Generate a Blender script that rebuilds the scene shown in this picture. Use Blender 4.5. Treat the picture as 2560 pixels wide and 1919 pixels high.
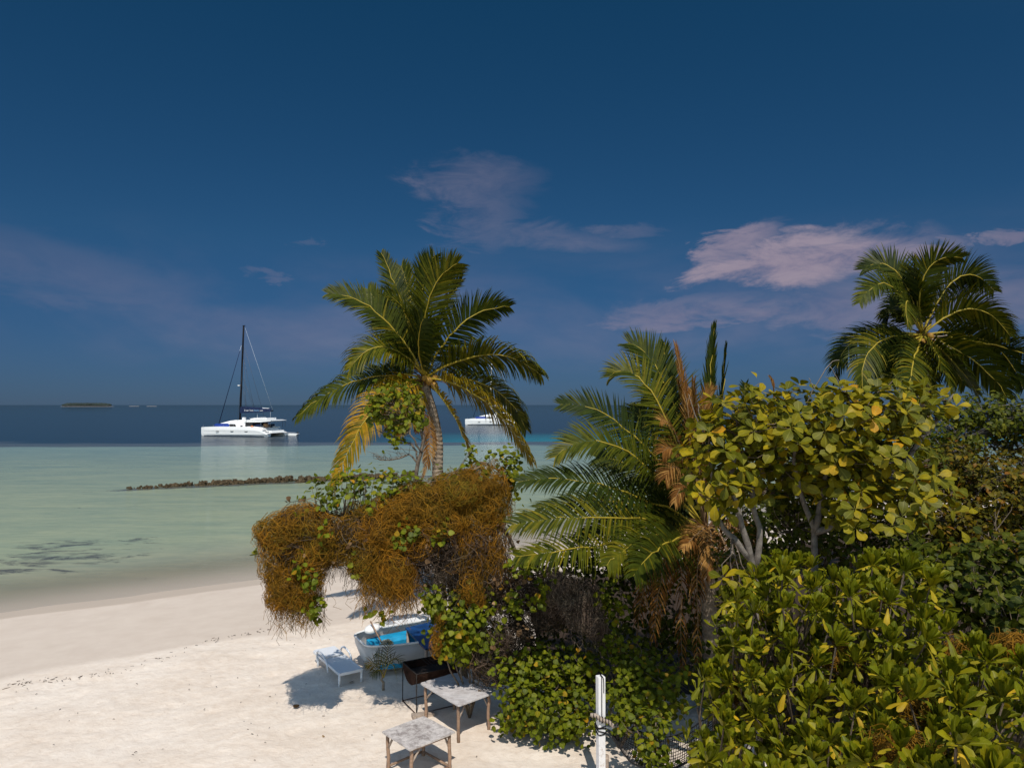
import bpy, bmesh, math, random
import numpy as np
from mathutils import Vector, Matrix, Quaternion, noise as mnoise

scene = bpy.context.scene
for o in list(bpy.data.objects):
    bpy.data.objects.remove(o)
COL = scene.collection
R = math.radians

# ------------------------------------------------------------------ camera
W, H, F = 2560.0, 1919.0, 1760.0
CAM_H = 7.0
PITCH = math.atan(52.1 / F)
camd = bpy.data.cameras.new('camera')
camd.sensor_width = 36.0
camd.lens = 36.0 * F / W
camd.clip_start = 0.1
camd.clip_end = 60000
cam = bpy.data.objects.new('camera', camd)
COL.objects.link(cam)
cam.location = (0, 0, CAM_H)
cam.rotation_euler = (math.pi / 2 + PITCH, 0, 0)
scene.camera = cam
CAM = np.array([0, 0, CAM_H])

# ------------------------------------------------------------------ world, sun, exposure
SUN_EL, SUN_AZ = R(54), R(4)          # sun behind the camera, a little to its right
world = bpy.data.worlds.new('World')
scene.world = world
world.use_nodes = True
wt = world.node_tree
wt.nodes.clear()


def wn(t, **k):
    n = wt.nodes.new(t)
    for a, b in k.items():
        setattr(n, a, b)
    return n


def wmath(op, a, b=None, c=None, clamp=False):
    n = wn('ShaderNodeMath', operation=op, use_clamp=clamp)
    for i, v in enumerate((a, b, c)):
        if v is None:
            continue
        if isinstance(v, (int, float)):
            n.inputs[i].default_value = v
        else:
            wt.links.new(v, n.inputs[i])
    return n.outputs[0]


def wramp(fac, stops, interp='LINEAR'):
    n = wn('ShaderNodeValToRGB')
    wt.links.new(fac, n.inputs[0])
    n.color_ramp.interpolation = interp
    el = n.color_ramp.elements
    while len(el) < len(stops):
        el.new(0.5)
    for e, (p, c) in zip(el, stops):
        e.position = p
        e.color = (*c, 1)
    return n.outputs[0]


def wmix(fac, a, b, typ='MIX'):
    n = wn('ShaderNodeMix', data_type='RGBA', blend_type=typ)
    for s, v in ((0, fac), (6, a), (7, b)):
        if isinstance(v, (int, float)):
            n.inputs[s].default_value = v
        elif isinstance(v, tuple):
            n.inputs[s].default_value = (*v, 1)
        else:
            wt.links.new(v, n.inputs[s])
    return n.outputs[2]


sky = wn('ShaderNodeTexSky', sky_type='NISHITA', sun_disc=False)
sky.sun_elevation = SUN_EL
sky.sun_rotation = R(180) - SUN_AZ
sky.air_density = 1.0
sky.dust_density = 0.0
sky.ozone_density = 2.0
tc = wn('ShaderNodeTexCoord')
sep = wn('ShaderNodeSeparateXYZ')
wt.links.new(tc.outputs['Generated'], sep.inputs[0])
AZ = wmath('ARCTAN2', sep.outputs[0], sep.outputs[1])
EL = wmath('ARCSINE', sep.outputs[2])
# polarised, saturated blue of the photograph, the same all round the horizon
elf = wmath('DIVIDE', EL, 1.5708, clamp=True)
tint = wramp(elf, [(0.0, (0.0255, 0.0501, 0.1209)), (0.04, (0.0339, 0.0657, 0.1294)), (0.14, (0.0403, 0.0997, 0.1506)), (0.34, (0.0276, 0.1145, 0.1591)), (1.0, (0.0318, 0.1145, 0.157))])
# towards the sun the real sky whitens and brightens: the deep blue belongs to the half away from it
sdir = (math.sin(SUN_AZ) * math.cos(SUN_EL), -math.cos(SUN_AZ) * math.cos(SUN_EL), math.sin(SUN_EL))
dotn = wn('ShaderNodeVectorMath', operation='DOT_PRODUCT')
wt.links.new(tc.outputs['Generated'], dotn.inputs[0])
dotn.inputs[1].default_value = sdir
sunside = wn('ShaderNodeMapRange', interpolation_type='SMOOTHSTEP')
wt.links.new(dotn.outputs['Value'], sunside.inputs[0])
sunside.inputs[1].default_value = -0.1
sunside.inputs[2].default_value = 0.9
tint = wmix(sunside.outputs[0], tint, (1.0, 0.91, 0.75))
skyc = wmix(1.0, sky.outputs[0], tint, 'MULTIPLY')


def azel(px, py):
    u = (px - 1280) / F
    v = (959.5 - py) / F
    d = Vector((u, math.cos(PITCH) - v * math.sin(PITCH), math.sin(PITCH) + v * math.cos(PITCH))).normalized()
    return math.atan2(d.x, d.y), math.asin(d.z)


comb = wn('ShaderNodeCombineXYZ')
wt.links.new(wmath('MULTIPLY', AZ, 5.0), comb.inputs[0])
wt.links.new(wmath('MULTIPLY', EL, 14.0), comb.inputs[1])


def wnoise(vec, scale, detail, rough=0.55, dist=0.0, off=0.0):
    n = wn('ShaderNodeTexNoise')
    n.noise_dimensions = '3D'
    m = wn('ShaderNodeMapping')
    m.inputs[1].default_value = (off, off * 0.7, off * 0.3)
    wt.links.new(vec, m.inputs[0])
    wt.links.new(m.outputs[0], n.inputs['Vector'])
    n.inputs['Scale'].default_value = scale
    n.inputs['Detail'].default_value = detail
    n.inputs['Roughness'].default_value = rough
    n.inputs['Distortion'].default_value = dist
    return n.outputs[0]


nA = wnoise(comb.outputs[0], 1.3, 6, 0.62, 0.6, 3.1)
nB = wnoise(comb.outputs[0], 2.6, 7, 0.66, 0.5, 9.7)
nS = wnoise(comb.outputs[0], 0.55, 5, 0.55, 0.3, 17.0)


def cloud_mask(px, py, rx, ry, rot=0.0):
    a, e = azel(px, py)
    du = wmath('MULTIPLY_ADD', nB, 0.16, wmath('SUBTRACT', AZ, a + 0.08))
    dv = wmath('MULTIPLY_ADD', nA, 0.08, wmath('SUBTRACT', EL, e + 0.04))
    c, s = math.cos(rot), math.sin(rot)
    u = wmath('ADD', wmath('MULTIPLY', du, c), wmath('MULTIPLY', dv, s))
    v = wmath('SUBTRACT', wmath('MULTIPLY', dv, c), wmath('MULTIPLY', du, s))
    u = wmath('DIVIDE', u, rx / F)
    v = wmath('DIVIDE', v, ry / F)
    r2 = wmath('ADD', wmath('MULTIPLY', u, u), wmath('MULTIPLY', v, v))
    return wmath('SUBTRACT', 1.0, r2, clamp=True)


def smooth(x, a, b):
    n = wn('ShaderNodeMapRange', interpolation_type='SMOOTHSTEP')
    wt.links.new(x, n.inputs[0])
    n.inputs[1].default_value = a
    n.inputs[2].default_value = b
    return n.outputs[0]


dens = None
for (px, py, rx, ry, rot, gain, lo, hi, nz) in [
        (2010, 655, 360, 95, 0.05, 0.95, 0.50, 0.78, nB), (1830, 610, 150, 60, 0.25, 0.8, 0.45, 0.75, nB), (2240, 640, 200, 40, 0.02, 0.7, 0.5, 0.75, nB),
        (1760, 780, 360, 50, 0.04, 0.55, 0.5, 0.9, nA), (2250, 760, 420, 110, 0.0, 0.50, 0.4, 1.0, nA),
        (1190, 450, 220, 75, 0.05, 0.30, 0.2, 1.5, nB), (1205, 540, 145, 140, -0.75, 0.30, 0.15, 1.5, nB), (1390, 610, 310, 55, -0.06, 0.28, 0.2, 1.45, nB),
        (1560, 570, 130, 26, 0.03, 0.24, 0.3, 1.3, nB), (2495, 600, 50, 20, 0.0, 0.6, 0.0, 1.0, nA),
        (60, 670, 480, 95, -0.1, 0.20, 0.2, 1.2, nA), (660, 690, 75, 20, 0.02, 0.22, 0.2, 1.0, nA), (790, 600, 45, 14, 0, 0.12, 0.2, 1.0, nA)]:
    m = cloud_mask(px, py, rx, ry, rot)
    g = smooth(wmath('ADD', m, wmath('MULTIPLY', wmath('SUBTRACT', nz, 0.5), 2.2)), lo - 0.45, hi + 0.3)
    g = wmath('MULTIPLY', wmath('MULTIPLY', g, smooth(m, 0.0, 0.75)), gain)
    dens = g if dens is None else wmath('MAXIMUM', dens, g)
# thin streaks low over the whole horizon
band = wmath('MULTIPLY', smooth(EL, 0.02, 0.09), smooth(EL, 0.26, 0.12))
streak = wmath('MULTIPLY', wmath('MULTIPLY', smooth(nS, 0.40, 0.75), band), 0.26)
dens = wmath('MAXIMUM', dens, streak, clamp=True)
cloudc = wramp(nB, [(0.25, (1.018, 0.859, 1.241)), (0.75, (1.495, 1.26, 1.54))])
skyf = wmix(dens, skyc, cloudc)
bg = wn('ShaderNodeBackground')
bg.inputs[1].default_value = 0.15
wt.links.new(skyf, bg.inputs[0])
wo = wn('ShaderNodeOutputWorld')
wt.links.new(bg.outputs[0], wo.inputs[0])

sund = bpy.data.lights.new('sun', 'SUN')
sund.energy = 2.8
sund.angle = R(0.53)
sund.color = (1.0, 0.94, 0.84)
sun = bpy.data.objects.new('sun', sund)
COL.objects.link(sun)
sun.rotation_euler = (math.pi / 2 - SUN_EL, 0, SUN_AZ)
sun.location = (0, -20, 40)
SUNDIR = np.array((sun.rotation_euler.to_matrix() @ Vector((0, 0, 1)))[:])   # towards the sun

cy = scene.cycles
cy.max_bounces = 6
cy.diffuse_bounces = 3
cy.glossy_bounces = 2
cy.transmission_bounces = 3
cy.transparent_max_bounces = 6
cy.caustics_reflective = False
cy.caustics_refractive = False
vs = scene.view_settings
vs.view_transform = 'Standard'
vs.look = 'None'
vs.exposure = 0.60
vs.gamma = 1.0
vs.use_curve_mapping = False

WATER_Z = -0.35
rng = np.random.default_rng(7)
random.seed(7)


# ------------------------------------------------------------------ pixel -> place
def P(px, py, Y):
    u = (px - 1280) / F
    v = (959.5 - py) / F
    d = np.array([u, math.cos(PITCH) - v * math.sin(PITCH), math.sin(PITCH) + v * math.cos(PITCH)])
    return CAM + d * (Y / d[1])


def G(px, py, z=0.0):
    u = (px - 1280) / F
    v = (959.5 - py) / F
    d = np.array([u, math.cos(PITCH) - v * math.sin(PITCH), math.sin(PITCH) + v * math.cos(PITCH)])
    return CAM + d * ((z - CAM_H) / d[2])


# ------------------------------------------------------------------ materials
class NT:
    def __init__(s, name):
        s.m = bpy.data.materials.new(name)
        s.m.use_nodes = True
        s.t = s.m.node_tree
        s.t.nodes.clear()
        s.out = s.t.nodes.new('ShaderNodeOutputMaterial')

    def n(s, typ, ins=None, **k):
        nd = s.t.nodes.new(typ)
        for a, b in k.items():
            setattr(nd, a, b)
        for key, v in (ins or {}).items():
            s.set(nd.inputs[key], v)
        return nd

    def set(s, sock, v):
        if isinstance(v, bpy.types.NodeSocket):
            s.t.links.new(v, sock)
        elif isinstance(v, tuple) and len(v) == 3 and sock.type == 'RGBA':
            sock.default_value = (*v, 1)
        else:
            sock.default_value = v

    def math(s, op, a, b=None, c=None, clamp=False):
        nd = s.t.nodes.new('ShaderNodeMath')
        nd.operation = op
        nd.use_clamp = clamp
        for i, v in enumerate((a, b, c)):
            if v is not None:
                s.set(nd.inputs[i], v)
        return nd.outputs[0]

    def noise(s, scale, detail=4, rough=0.5, vec=None, dist=0.0):
        nd = s.n('ShaderNodeTexNoise', {'Scale': scale, 'Detail': detail, 'Roughness': rough, 'Distortion': dist})
        if vec is not None:
            s.set(nd.inputs['Vector'], vec)
        return nd.outputs[0]

    def ramp(s, fac, stops, interp='LINEAR'):
        nd = s.n('ShaderNodeValToRGB', {0: fac})
        nd.color_ramp.interpolation = interp
        el = nd.color_ramp.elements
        while len(el) < len(stops):
            el.new(0.5)
        for e, (p, c) in zip(el, stops):
            e.position = p
            e.color = (c, c, c, 1) if isinstance(c, (int, float)) else (*c, 1)
        return nd.outputs[0]

    def mix(s, fac, a, b, typ='MIX'):
        nd = s.n('ShaderNodeMix', data_type='RGBA', blend_type=typ)
        s.set(nd.inputs[0], fac)
        s.set(nd.inputs[6], a)
        s.set(nd.inputs[7], b)
        return nd.outputs[2]

    def pos(s):
        return s.n('ShaderNodeNewGeometry').outputs['Position']

    def obj(s):
        return s.n('ShaderNodeTexCoord').outputs['Object']

    def bump(s, h, strength=0.3, dist=0.02):
        return s.n('ShaderNodeBump', {'Height': h, 'Strength': strength, 'Distance': dist}).outputs[0]

    def bsdf(s, col, rough=0.6, spec=0.3, normal=None, metal=0.0):
        nd = s.n('ShaderNodeBsdfPrincipled', {'Base Color': col, 'Roughness': rough, 'Specular IOR Level': spec, 'Metallic': metal})
        if normal is not None:
            s.set(nd.inputs['Normal'], normal)
        return nd.outputs[0]

    def done(s, shader):
        s.t.links.new(shader, s.out.inputs[0])
        return s.m


def m_plain(name, col, rough=0.5, spec=0.3, var=0.12, scale=6.0, bump=0.0, metal=0.0):
    t = NT(name)
    o = t.obj()
    n = t.noise(scale, 6, 0.6, o)
    dark = tuple(c * (1 - var * 1.6) for c in col)
    lite = tuple(min(1, c * (1 + var)) for c in col)
    c = t.ramp(n, [(0.3, dark), (0.7, lite)])
    nm = t.bump(t.noise(scale * 8, 4, 0.6, o), bump, 0.01) if bump else None
    return t.done(t.bsdf(c, rough, spec, nm, metal))


def m_leaf(name, stops, rough=0.38, spec=0.45, trans=0.28, vein=0.35, tcol=(1.0, 1.0, 0.35)):
    rough, spec = max(rough, 0.48), spec * 0.3
    stops = [(p, (c[0] * 0.88, c[1] * 0.82, c[2] * 0.6)) for p, c in stops]
    t = NT(name)
    at = t.n('ShaderNodeAttribute', attribute_name='leaf')
    sx = t.n('ShaderNodeSeparateXYZ', {0: at.outputs['Vector']})
    oi = t.n('ShaderNodeObjectInfo')
    rnd = t.math('FRACT', t.math('ADD', sx.outputs[2], oi.outputs['Random']))
    col = t.ramp(rnd, stops)
    n = t.noise(9.0, 3, 0.5, t.pos())
    col = t.mix(1.0, col, t.ramp(n, [(0.3, 0.72), (0.7, 1.2)]), 'MULTIPLY')
    if vein:
        v = t.math('ABSOLUTE', sx.outputs[1])
        mid = t.math('MULTIPLY', t.ramp(v, [(0.0, 1.0), (0.12, 0.0)]), vein)
        w = t.math('SINE', t.math('MULTIPLY', t.math('SUBTRACT', sx.outputs[0], t.math('MULTIPLY', v, 0.22)), 48.0))
        side = t.math('MULTIPLY', t.math('POWER', t.math('MAXIMUM', w, 0.0), 6.0), vein * 0.35)
        col = t.mix(t.math('MAXIMUM', mid, side), col, (0.42, 0.40, 0.10))
    pr = t.bsdf(col, rough, spec)
    tr = t.n('ShaderNodeBsdfTranslucent', {'Color': t.mix(1.0, col, tcol, 'MULTIPLY')})
    mx = t.n('ShaderNodeMixShader', {0: trans, 1: pr, 2: tr.outputs[0]})
    return t.done(mx.outputs[0])


def m_strand(name, stops, rough=0.7):
    t = NT(name)
    at = t.n('ShaderNodeAttribute', attribute_name='leaf')
    sx = t.n('ShaderNodeSeparateXYZ', {0: at.outputs['Vector']})
    col = t.ramp(sx.outputs[2], stops)
    n = t.noise(1.1, 4, 0.6, t.pos())
    col = t.mix(1.0, col, t.ramp(n, [(0.35, (0.75, 0.85, 0.8)), (0.65, (1.15, 1.05, 1.0))]), 'MULTIPLY')
    return t.done(t.bsdf(col, rough, 0.2))


def m_bark(name, a, b, rings=0.0):
    t = NT(name)
    o = t.pos()
    n = t.noise(7.0, 7, 0.65, o)
    c = t.ramp(n, [(0.3, a), (0.7, b)])
    h = n
    if rings:
        wv = t.n('ShaderNodeTexWave', {'Vector': o, 'Scale': rings, 'Distortion': 5.0, 'Detail': 4.0, 'Detail Scale': 1.5}, bands_direction='Z')
        c = t.mix(t.math('MULTIPLY', wv.outputs['Fac'], 0.18), c, tuple(x * 0.35 for x in a))
        h = t.math('ADD', n, wv.outputs['Fac'])
    return t.done(t.bsdf(c, 0.85, 0.15, t.bump(h, 0.6, 0.03)))


MAT = {}
MAT['bark'] = m_bark('bark_grey', (0.075, 0.062, 0.052), (0.24, 0.21, 0.18))
MAT['palm_bark'] = m_bark('palm_bark', (0.16, 0.12, 0.085), (0.36, 0.29, 0.22), 2.2)
MAT['twig'] = m_bark('twig', (0.07, 0.05, 0.035), (0.2, 0.16, 0.12))
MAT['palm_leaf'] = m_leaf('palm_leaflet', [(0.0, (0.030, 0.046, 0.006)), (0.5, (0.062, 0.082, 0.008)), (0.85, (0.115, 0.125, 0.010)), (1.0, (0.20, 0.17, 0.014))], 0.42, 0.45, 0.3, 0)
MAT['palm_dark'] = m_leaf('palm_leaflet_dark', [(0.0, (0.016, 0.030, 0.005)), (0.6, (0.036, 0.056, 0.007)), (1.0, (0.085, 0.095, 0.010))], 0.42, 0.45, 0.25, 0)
MAT['palm_yellow'] = m_leaf('palm_leaflet_yellow', [(0.0, (0.12, 0.115, 0.008)), (0.5, (0.26, 0.19, 0.012)), (1.0, (0.42, 0.24, 0.016))], 0.45, 0.4, 0.3, 0)
MAT['palm_dry'] = m_leaf('palm_leaflet_dry', [(0.0, (0.10, 0.045, 0.015)), (0.5, (0.24, 0.11, 0.035)), (1.0, (0.42, 0.25, 0.10))], 0.7, 0.2, 0.2, 0)
MAT['rachis'] = m_plain('rachis_yellow', (0.32, 0.24, 0.025), 0.5, 0.3)
MAT['rachis_dry'] = m_plain('rachis_dry', (0.20, 0.13, 0.07), 0.7, 0.2)
MAT['bigleaf'] = m_leaf('leaf_yellow_green', [(0.0, (0.075, 0.088, 0.004)), (0.4, (0.145, 0.148, 0.005)), (0.75, (0.27, 0.235, 0.008)), (0.95, (0.37, 0.28, 0.010)), (1.0, (0.48, 0.24, 0.012))], 0.33, 0.5, 0.26, 0.3)
MAT['naupaka'] = m_leaf('leaf_fleshy_green', [(0.0, (0.085, 0.112, 0.004)), (0.6, (0.165, 0.19, 0.006)), (1.0, (0.27, 0.255, 0.009))], 0.33, 0.5, 0.25, 0.3)
MAT['naupaka_y'] = m_leaf('leaf_fleshy_yellow', [(0.0, (0.13, 0.15, 0.008)), (0.55, (0.25, 0.235, 0.012)), (0.85, (0.42, 0.33, 0.018)), (1.0, (0.55, 0.36, 0.020))], 0.38, 0.45, 0.25, 0.3)
MAT['hib'] = m_leaf('leaf_heart_green', [(0.0, (0.060, 0.090, 0.005)), (0.5, (0.120, 0.158, 0.007)), (0.95, (0.20, 0.22, 0.010)), (1.0, (0.42, 0.22, 0.015))], 0.4, 0.45, 0.3, 0.25)
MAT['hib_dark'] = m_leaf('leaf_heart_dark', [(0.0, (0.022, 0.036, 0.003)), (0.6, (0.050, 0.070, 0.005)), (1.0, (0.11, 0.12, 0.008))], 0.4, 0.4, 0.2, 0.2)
MAT['olive'] = m_leaf('leaf_olive_brown', [(0.0, (0.040, 0.042, 0.003)), (0.5, (0.090, 0.080, 0.004)), (0.8, (0.150, 0.110, 0.006)), (1.0, (0.19, 0.075, 0.010))], 0.42, 0.4, 0.2, 0.2)
MAT['dark_tree'] = m_leaf('leaf_dark_green', [(0.0, (0.030, 0.045, 0.003)), (0.6, (0.066, 0.085, 0.004)), (1.0, (0.13, 0.135, 0.006))], 0.4, 0.4, 0.22, 0.2)
MAT['dead_leaf'] = m_leaf('leaf_dead', [(0.0, (0.08, 0.05, 0.035)), (0.6, (0.20, 0.13, 0.09)), (1.0, (0.36, 0.25, 0.18))], 0.8, 0.15, 0.15, 0)
MAT['dodder'] = m_strand('vine_orange', [(0.0, (0.075, 0.045, 0.005)), (0.3, (0.155, 0.078, 0.005)), (0.8, (0.27, 0.125, 0.006)), (1.0, (0.38, 0.18, 0.012))])
MAT['dodder_g'] = m_strand('vine_olive', [(0.0, (0.09, 0.075, 0.007)), (0.6, (0.19, 0.125, 0.008)), (1.0, (0.29, 0.18, 0.012))])
MAT['tangle'] = m_strand('dry_tangle', [(0.0, (0.022, 0.015, 0.010)), (0.6, (0.060, 0.040, 0.028)), (1.0, (0.15, 0.105, 0.075))])
MAT['hair'] = m_strand('dead_vine_hair', [(0.0, (0.04, 0.028, 0.022)), (0.6, (0.12, 0.085, 0.065)), (1.0, (0.26, 0.20, 0.155))])
MAT['white_paint'] = m_plain('white_paint', (0.76, 0.75, 0.74), 0.45, 0.4, 0.05, 3)
MAT['plastic'] = m_plain('white_plastic', (0.66, 0.68, 0.72), 0.4, 0.45, 0.05, 4)
MAT['gelcoat'] = m_plain('white_gelcoat', (0.84, 0.84, 0.83), 0.3, 0.5, 0.02, 0.7)
MAT['black_metal'] = m_plain('black_rusty_metal', (0.022, 0.017, 0.015), 0.75, 0.25, 0.5, 9, 0.4)
MAT['rust'] = m_plain('rust_brown_metal', (0.060, 0.030, 0.020), 0.85, 0.2, 0.5, 7, 0.5)
MAT['navy'] = m_plain('navy_canvas', (0.010, 0.020, 0.060), 0.8, 0.2, 0.2, 2)
MAT['blue_cover'] = m_plain('blue_canvas', (0.012, 0.045, 0.26), 0.7, 0.25, 0.15, 2)
MAT['black'] = m_plain('black_spar', (0.006, 0.006, 0.009), 0.7, 0.15, 0.1, 2)
MAT['glass_dark'] = m_plain('dark_glass', (0.014, 0.016, 0.022), 0.1, 0.6, 0.1, 2)
MAT['grey'] = m_plain('grey_trim', (0.32, 0.33, 0.35), 0.5, 0.4, 0.1, 3)
MAT['wire'] = m_plain('wire_dark', (0.05, 0.055, 0.07), 0.4, 0.5, 0.1, 3)
MAT['wire_l'] = m_plain('wire_pale', (0.40, 0.44, 0.50), 0.4, 0.5, 0.1, 3)
MAT['orange'] = m_plain('orange_plastic', (0.62, 0.17, 0.03), 0.5, 0.4)
MAT['teak'] = m_plain('teak', (0.26, 0.15, 0.075), 0.7, 0.2)
MAT['letters'] = m_plain('white_lettering', (0.82, 0.82, 0.84), 0.6, 0.2, 0.02)
MAT['cyan_letters'] = m_plain('pale_blue_lettering', (0.30, 0.52, 0.80), 0.6, 0.2, 0.02)
MAT['aqua'] = m_plain('aqua_paint', (0.010, 0.27, 0.50), 0.5, 0.4, 0.18, 5)
MAT['blue_board'] = m_plain('blue_board_paint', (0.006, 0.045, 0.155), 0.5, 0.35, 0.3, 4)
MAT['rope'] = m_strand('pale_rope', [(0.0, (0.36, 0.30, 0.20)), (1.0, (0.66, 0.57, 0.42))])
MAT['cord'] = m_plain('black_cord', (0.012, 0.011, 0.012), 0.8, 0.2)
MAT['coconut'] = m_plain('coconut_husk', (0.28, 0.15, 0.020), 0.6, 0.3, 0.3)
MAT['fibre'] = m_plain('palm_fibre', (0.16, 0.09, 0.045), 0.9, 0.1, 0.4, 12, 0.6)
MAT['rock'] = m_plain('wet_coral_rock', (0.075, 0.052, 0.026), 0.85, 0.25, 0.6, 3, 0.9)


def mat_wood(name, base, stain):
    t = NT(name)
    o = t.obj()
    mp = t.n('ShaderNodeMapping', {'Vector': o})
    mp.inputs['Scale'].default_value = (3, 22, 22)
    g = t.noise(1.0, 6, 0.65, mp.outputs[0], 0.6)
    c = t.ramp(g, [(0.3, tuple(x * 0.62 for x in base)), (0.65, base)])
    st = t.noise(4.4, 8, 0.75, o, 0.15)
    c = t.mix(t.ramp(st, [(0.47, 0.0), (0.66, 0.8)]), c, stain)
    return t.done(t.bsdf(c, 0.75, 0.2, t.bump(g, 0.4, 0.006)))


MAT['table_top'] = mat_wood('weathered_white_board', (0.62, 0.57, 0.54), (0.19, 0.15, 0.13))
MAT['table_top2'] = mat_wood('painted_grey_board', (0.60, 0.57, 0.57), (0.30, 0.26, 0.25))
MAT['leg_wood'] = mat_wood('weathered_leg_wood', (0.34, 0.22, 0.15), (0.15, 0.10, 0.07))
MAT['drift'] = mat_wood('driftwood', (0.42, 0.34, 0.28), (0.20, 0.15, 0.12))


def mat_stain_top():
    t = NT('stained_table_top')
    o = t.obj()
    g = t.noise(14, 6, 0.7, o)
    c = t.ramp(g, [(0.3, (0.38, 0.345, 0.33)), (0.7, (0.62, 0.57, 0.54))])
    st = t.noise(4.6, 8, 0.78, o, 0.15)
    c = t.mix(t.ramp(st, [(0.46, 0.0), (0.62, 0.85)]), c, (0.17, 0.14, 0.13))
    sp = t.n('ShaderNodeVectorMath', {0: o}, operation='LENGTH').outputs['Value']
    ring = t.ramp(t.math('ADD', sp, t.math('MULTIPLY', t.noise(5, 4, 0.6, o), 0.16)), [(0.17, 0.0), (0.22, 0.55), (0.27, 0.0)])
    c = t.mix(ring, c, (0.30, 0.16, 0.05))
    return t.done(t.bsdf(c, 0.75, 0.25, t.bump(st, 0.3, 0.006)))


MAT['stain_top'] = mat_stain_top()


# sand: dry coral sand with raked, trodden relief; compact and damper towards the water line; leaf litter under the shrubs, coloured near black to paint their shade
def mat_sand():
    t = NT('coral_sand')
    p = t.pos()
    s = t.n('ShaderNodeSeparateXYZ', {0: p})
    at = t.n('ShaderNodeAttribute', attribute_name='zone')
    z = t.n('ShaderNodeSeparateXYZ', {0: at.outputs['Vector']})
    damp, wet, litter = z.outputs  # litter: brown ground darkened to stand in for shade under the shrubs
    n1 = t.noise(0.55, 6, 0.6, p)
    n2 = t.noise(5.0, 7, 0.65, p)
    n3 = t.noise(38.0, 4, 0.6, p)
    dry = t.ramp(n1, [(0.32, (0.61, 0.5, 0.405)), (0.62, (0.72, 0.63, 0.545))])
    dry = t.mix(0.5, dry, t.ramp(n2, [(0.30, (0.595, 0.485, 0.39)), (0.66, (0.755, 0.665, 0.575))]))
    comp = t.ramp(t.noise(1.4, 5, 0.6, p), [(0.3, (0.535, 0.445, 0.37)), (0.7, (0.59, 0.5, 0.42))])
    edge = t.math('ADD', damp, t.math('MULTIPLY', t.math('SUBTRACT', n2, 0.5), 0.35), clamp=True)
    c = t.mix(t.ramp(edge, [(0.42, 0.0), (0.6, 1.0)]), dry, comp)
    wf = t.ramp(t.math('ADD', wet, t.math('MULTIPLY', t.math('SUBTRACT', n1, 0.5), 0.25)), [(0.45, 0.0), (0.62, 1.0)])
    c = t.mix(wf, c, (0.515, 0.42, 0.33))
    # scattered dark specks
    vor = t.n('ShaderNodeTexVoronoi', {'Vector': p, 'Scale': 3.2})
    spk = t.math('MULTIPLY', t.ramp(vor.outputs['Distance'], [(0.03, 1.0), (0.06, 0.0)]), t.ramp(t.noise(2.0, 3, 0.5, p), [(0.5, 0.0), (0.62, 0.8)]))
    c = t.mix(spk, c, (0.16, 0.11, 0.08))
    litter_shade = t.ramp(t.math('ADD', litter, t.math('MULTIPLY', t.math('SUBTRACT', n2, 0.5), 0.8)), [(0.45, 0.0), (0.62, 1.0)])
    c = t.mix(litter_shade, c, t.ramp(n3, [(0.35, (0.016, 0.010, 0.007)), (0.7, (0.065, 0.042, 0.026))]))
    rough = t.mix(wf, (0.9, 0.9, 0.9), (0.35, 0.35, 0.35))
    hh = t.math('ADD', t.math('MULTIPLY', n2, t.math('SUBTRACT', 1.15, edge)), t.math('MULTIPLY', n3, 0.14))
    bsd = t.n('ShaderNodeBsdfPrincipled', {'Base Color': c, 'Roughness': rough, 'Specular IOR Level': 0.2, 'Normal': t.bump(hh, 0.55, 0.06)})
    # seabed growth below the water line: seagrass patches
    return t.done(bsd.outputs[0])


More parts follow.
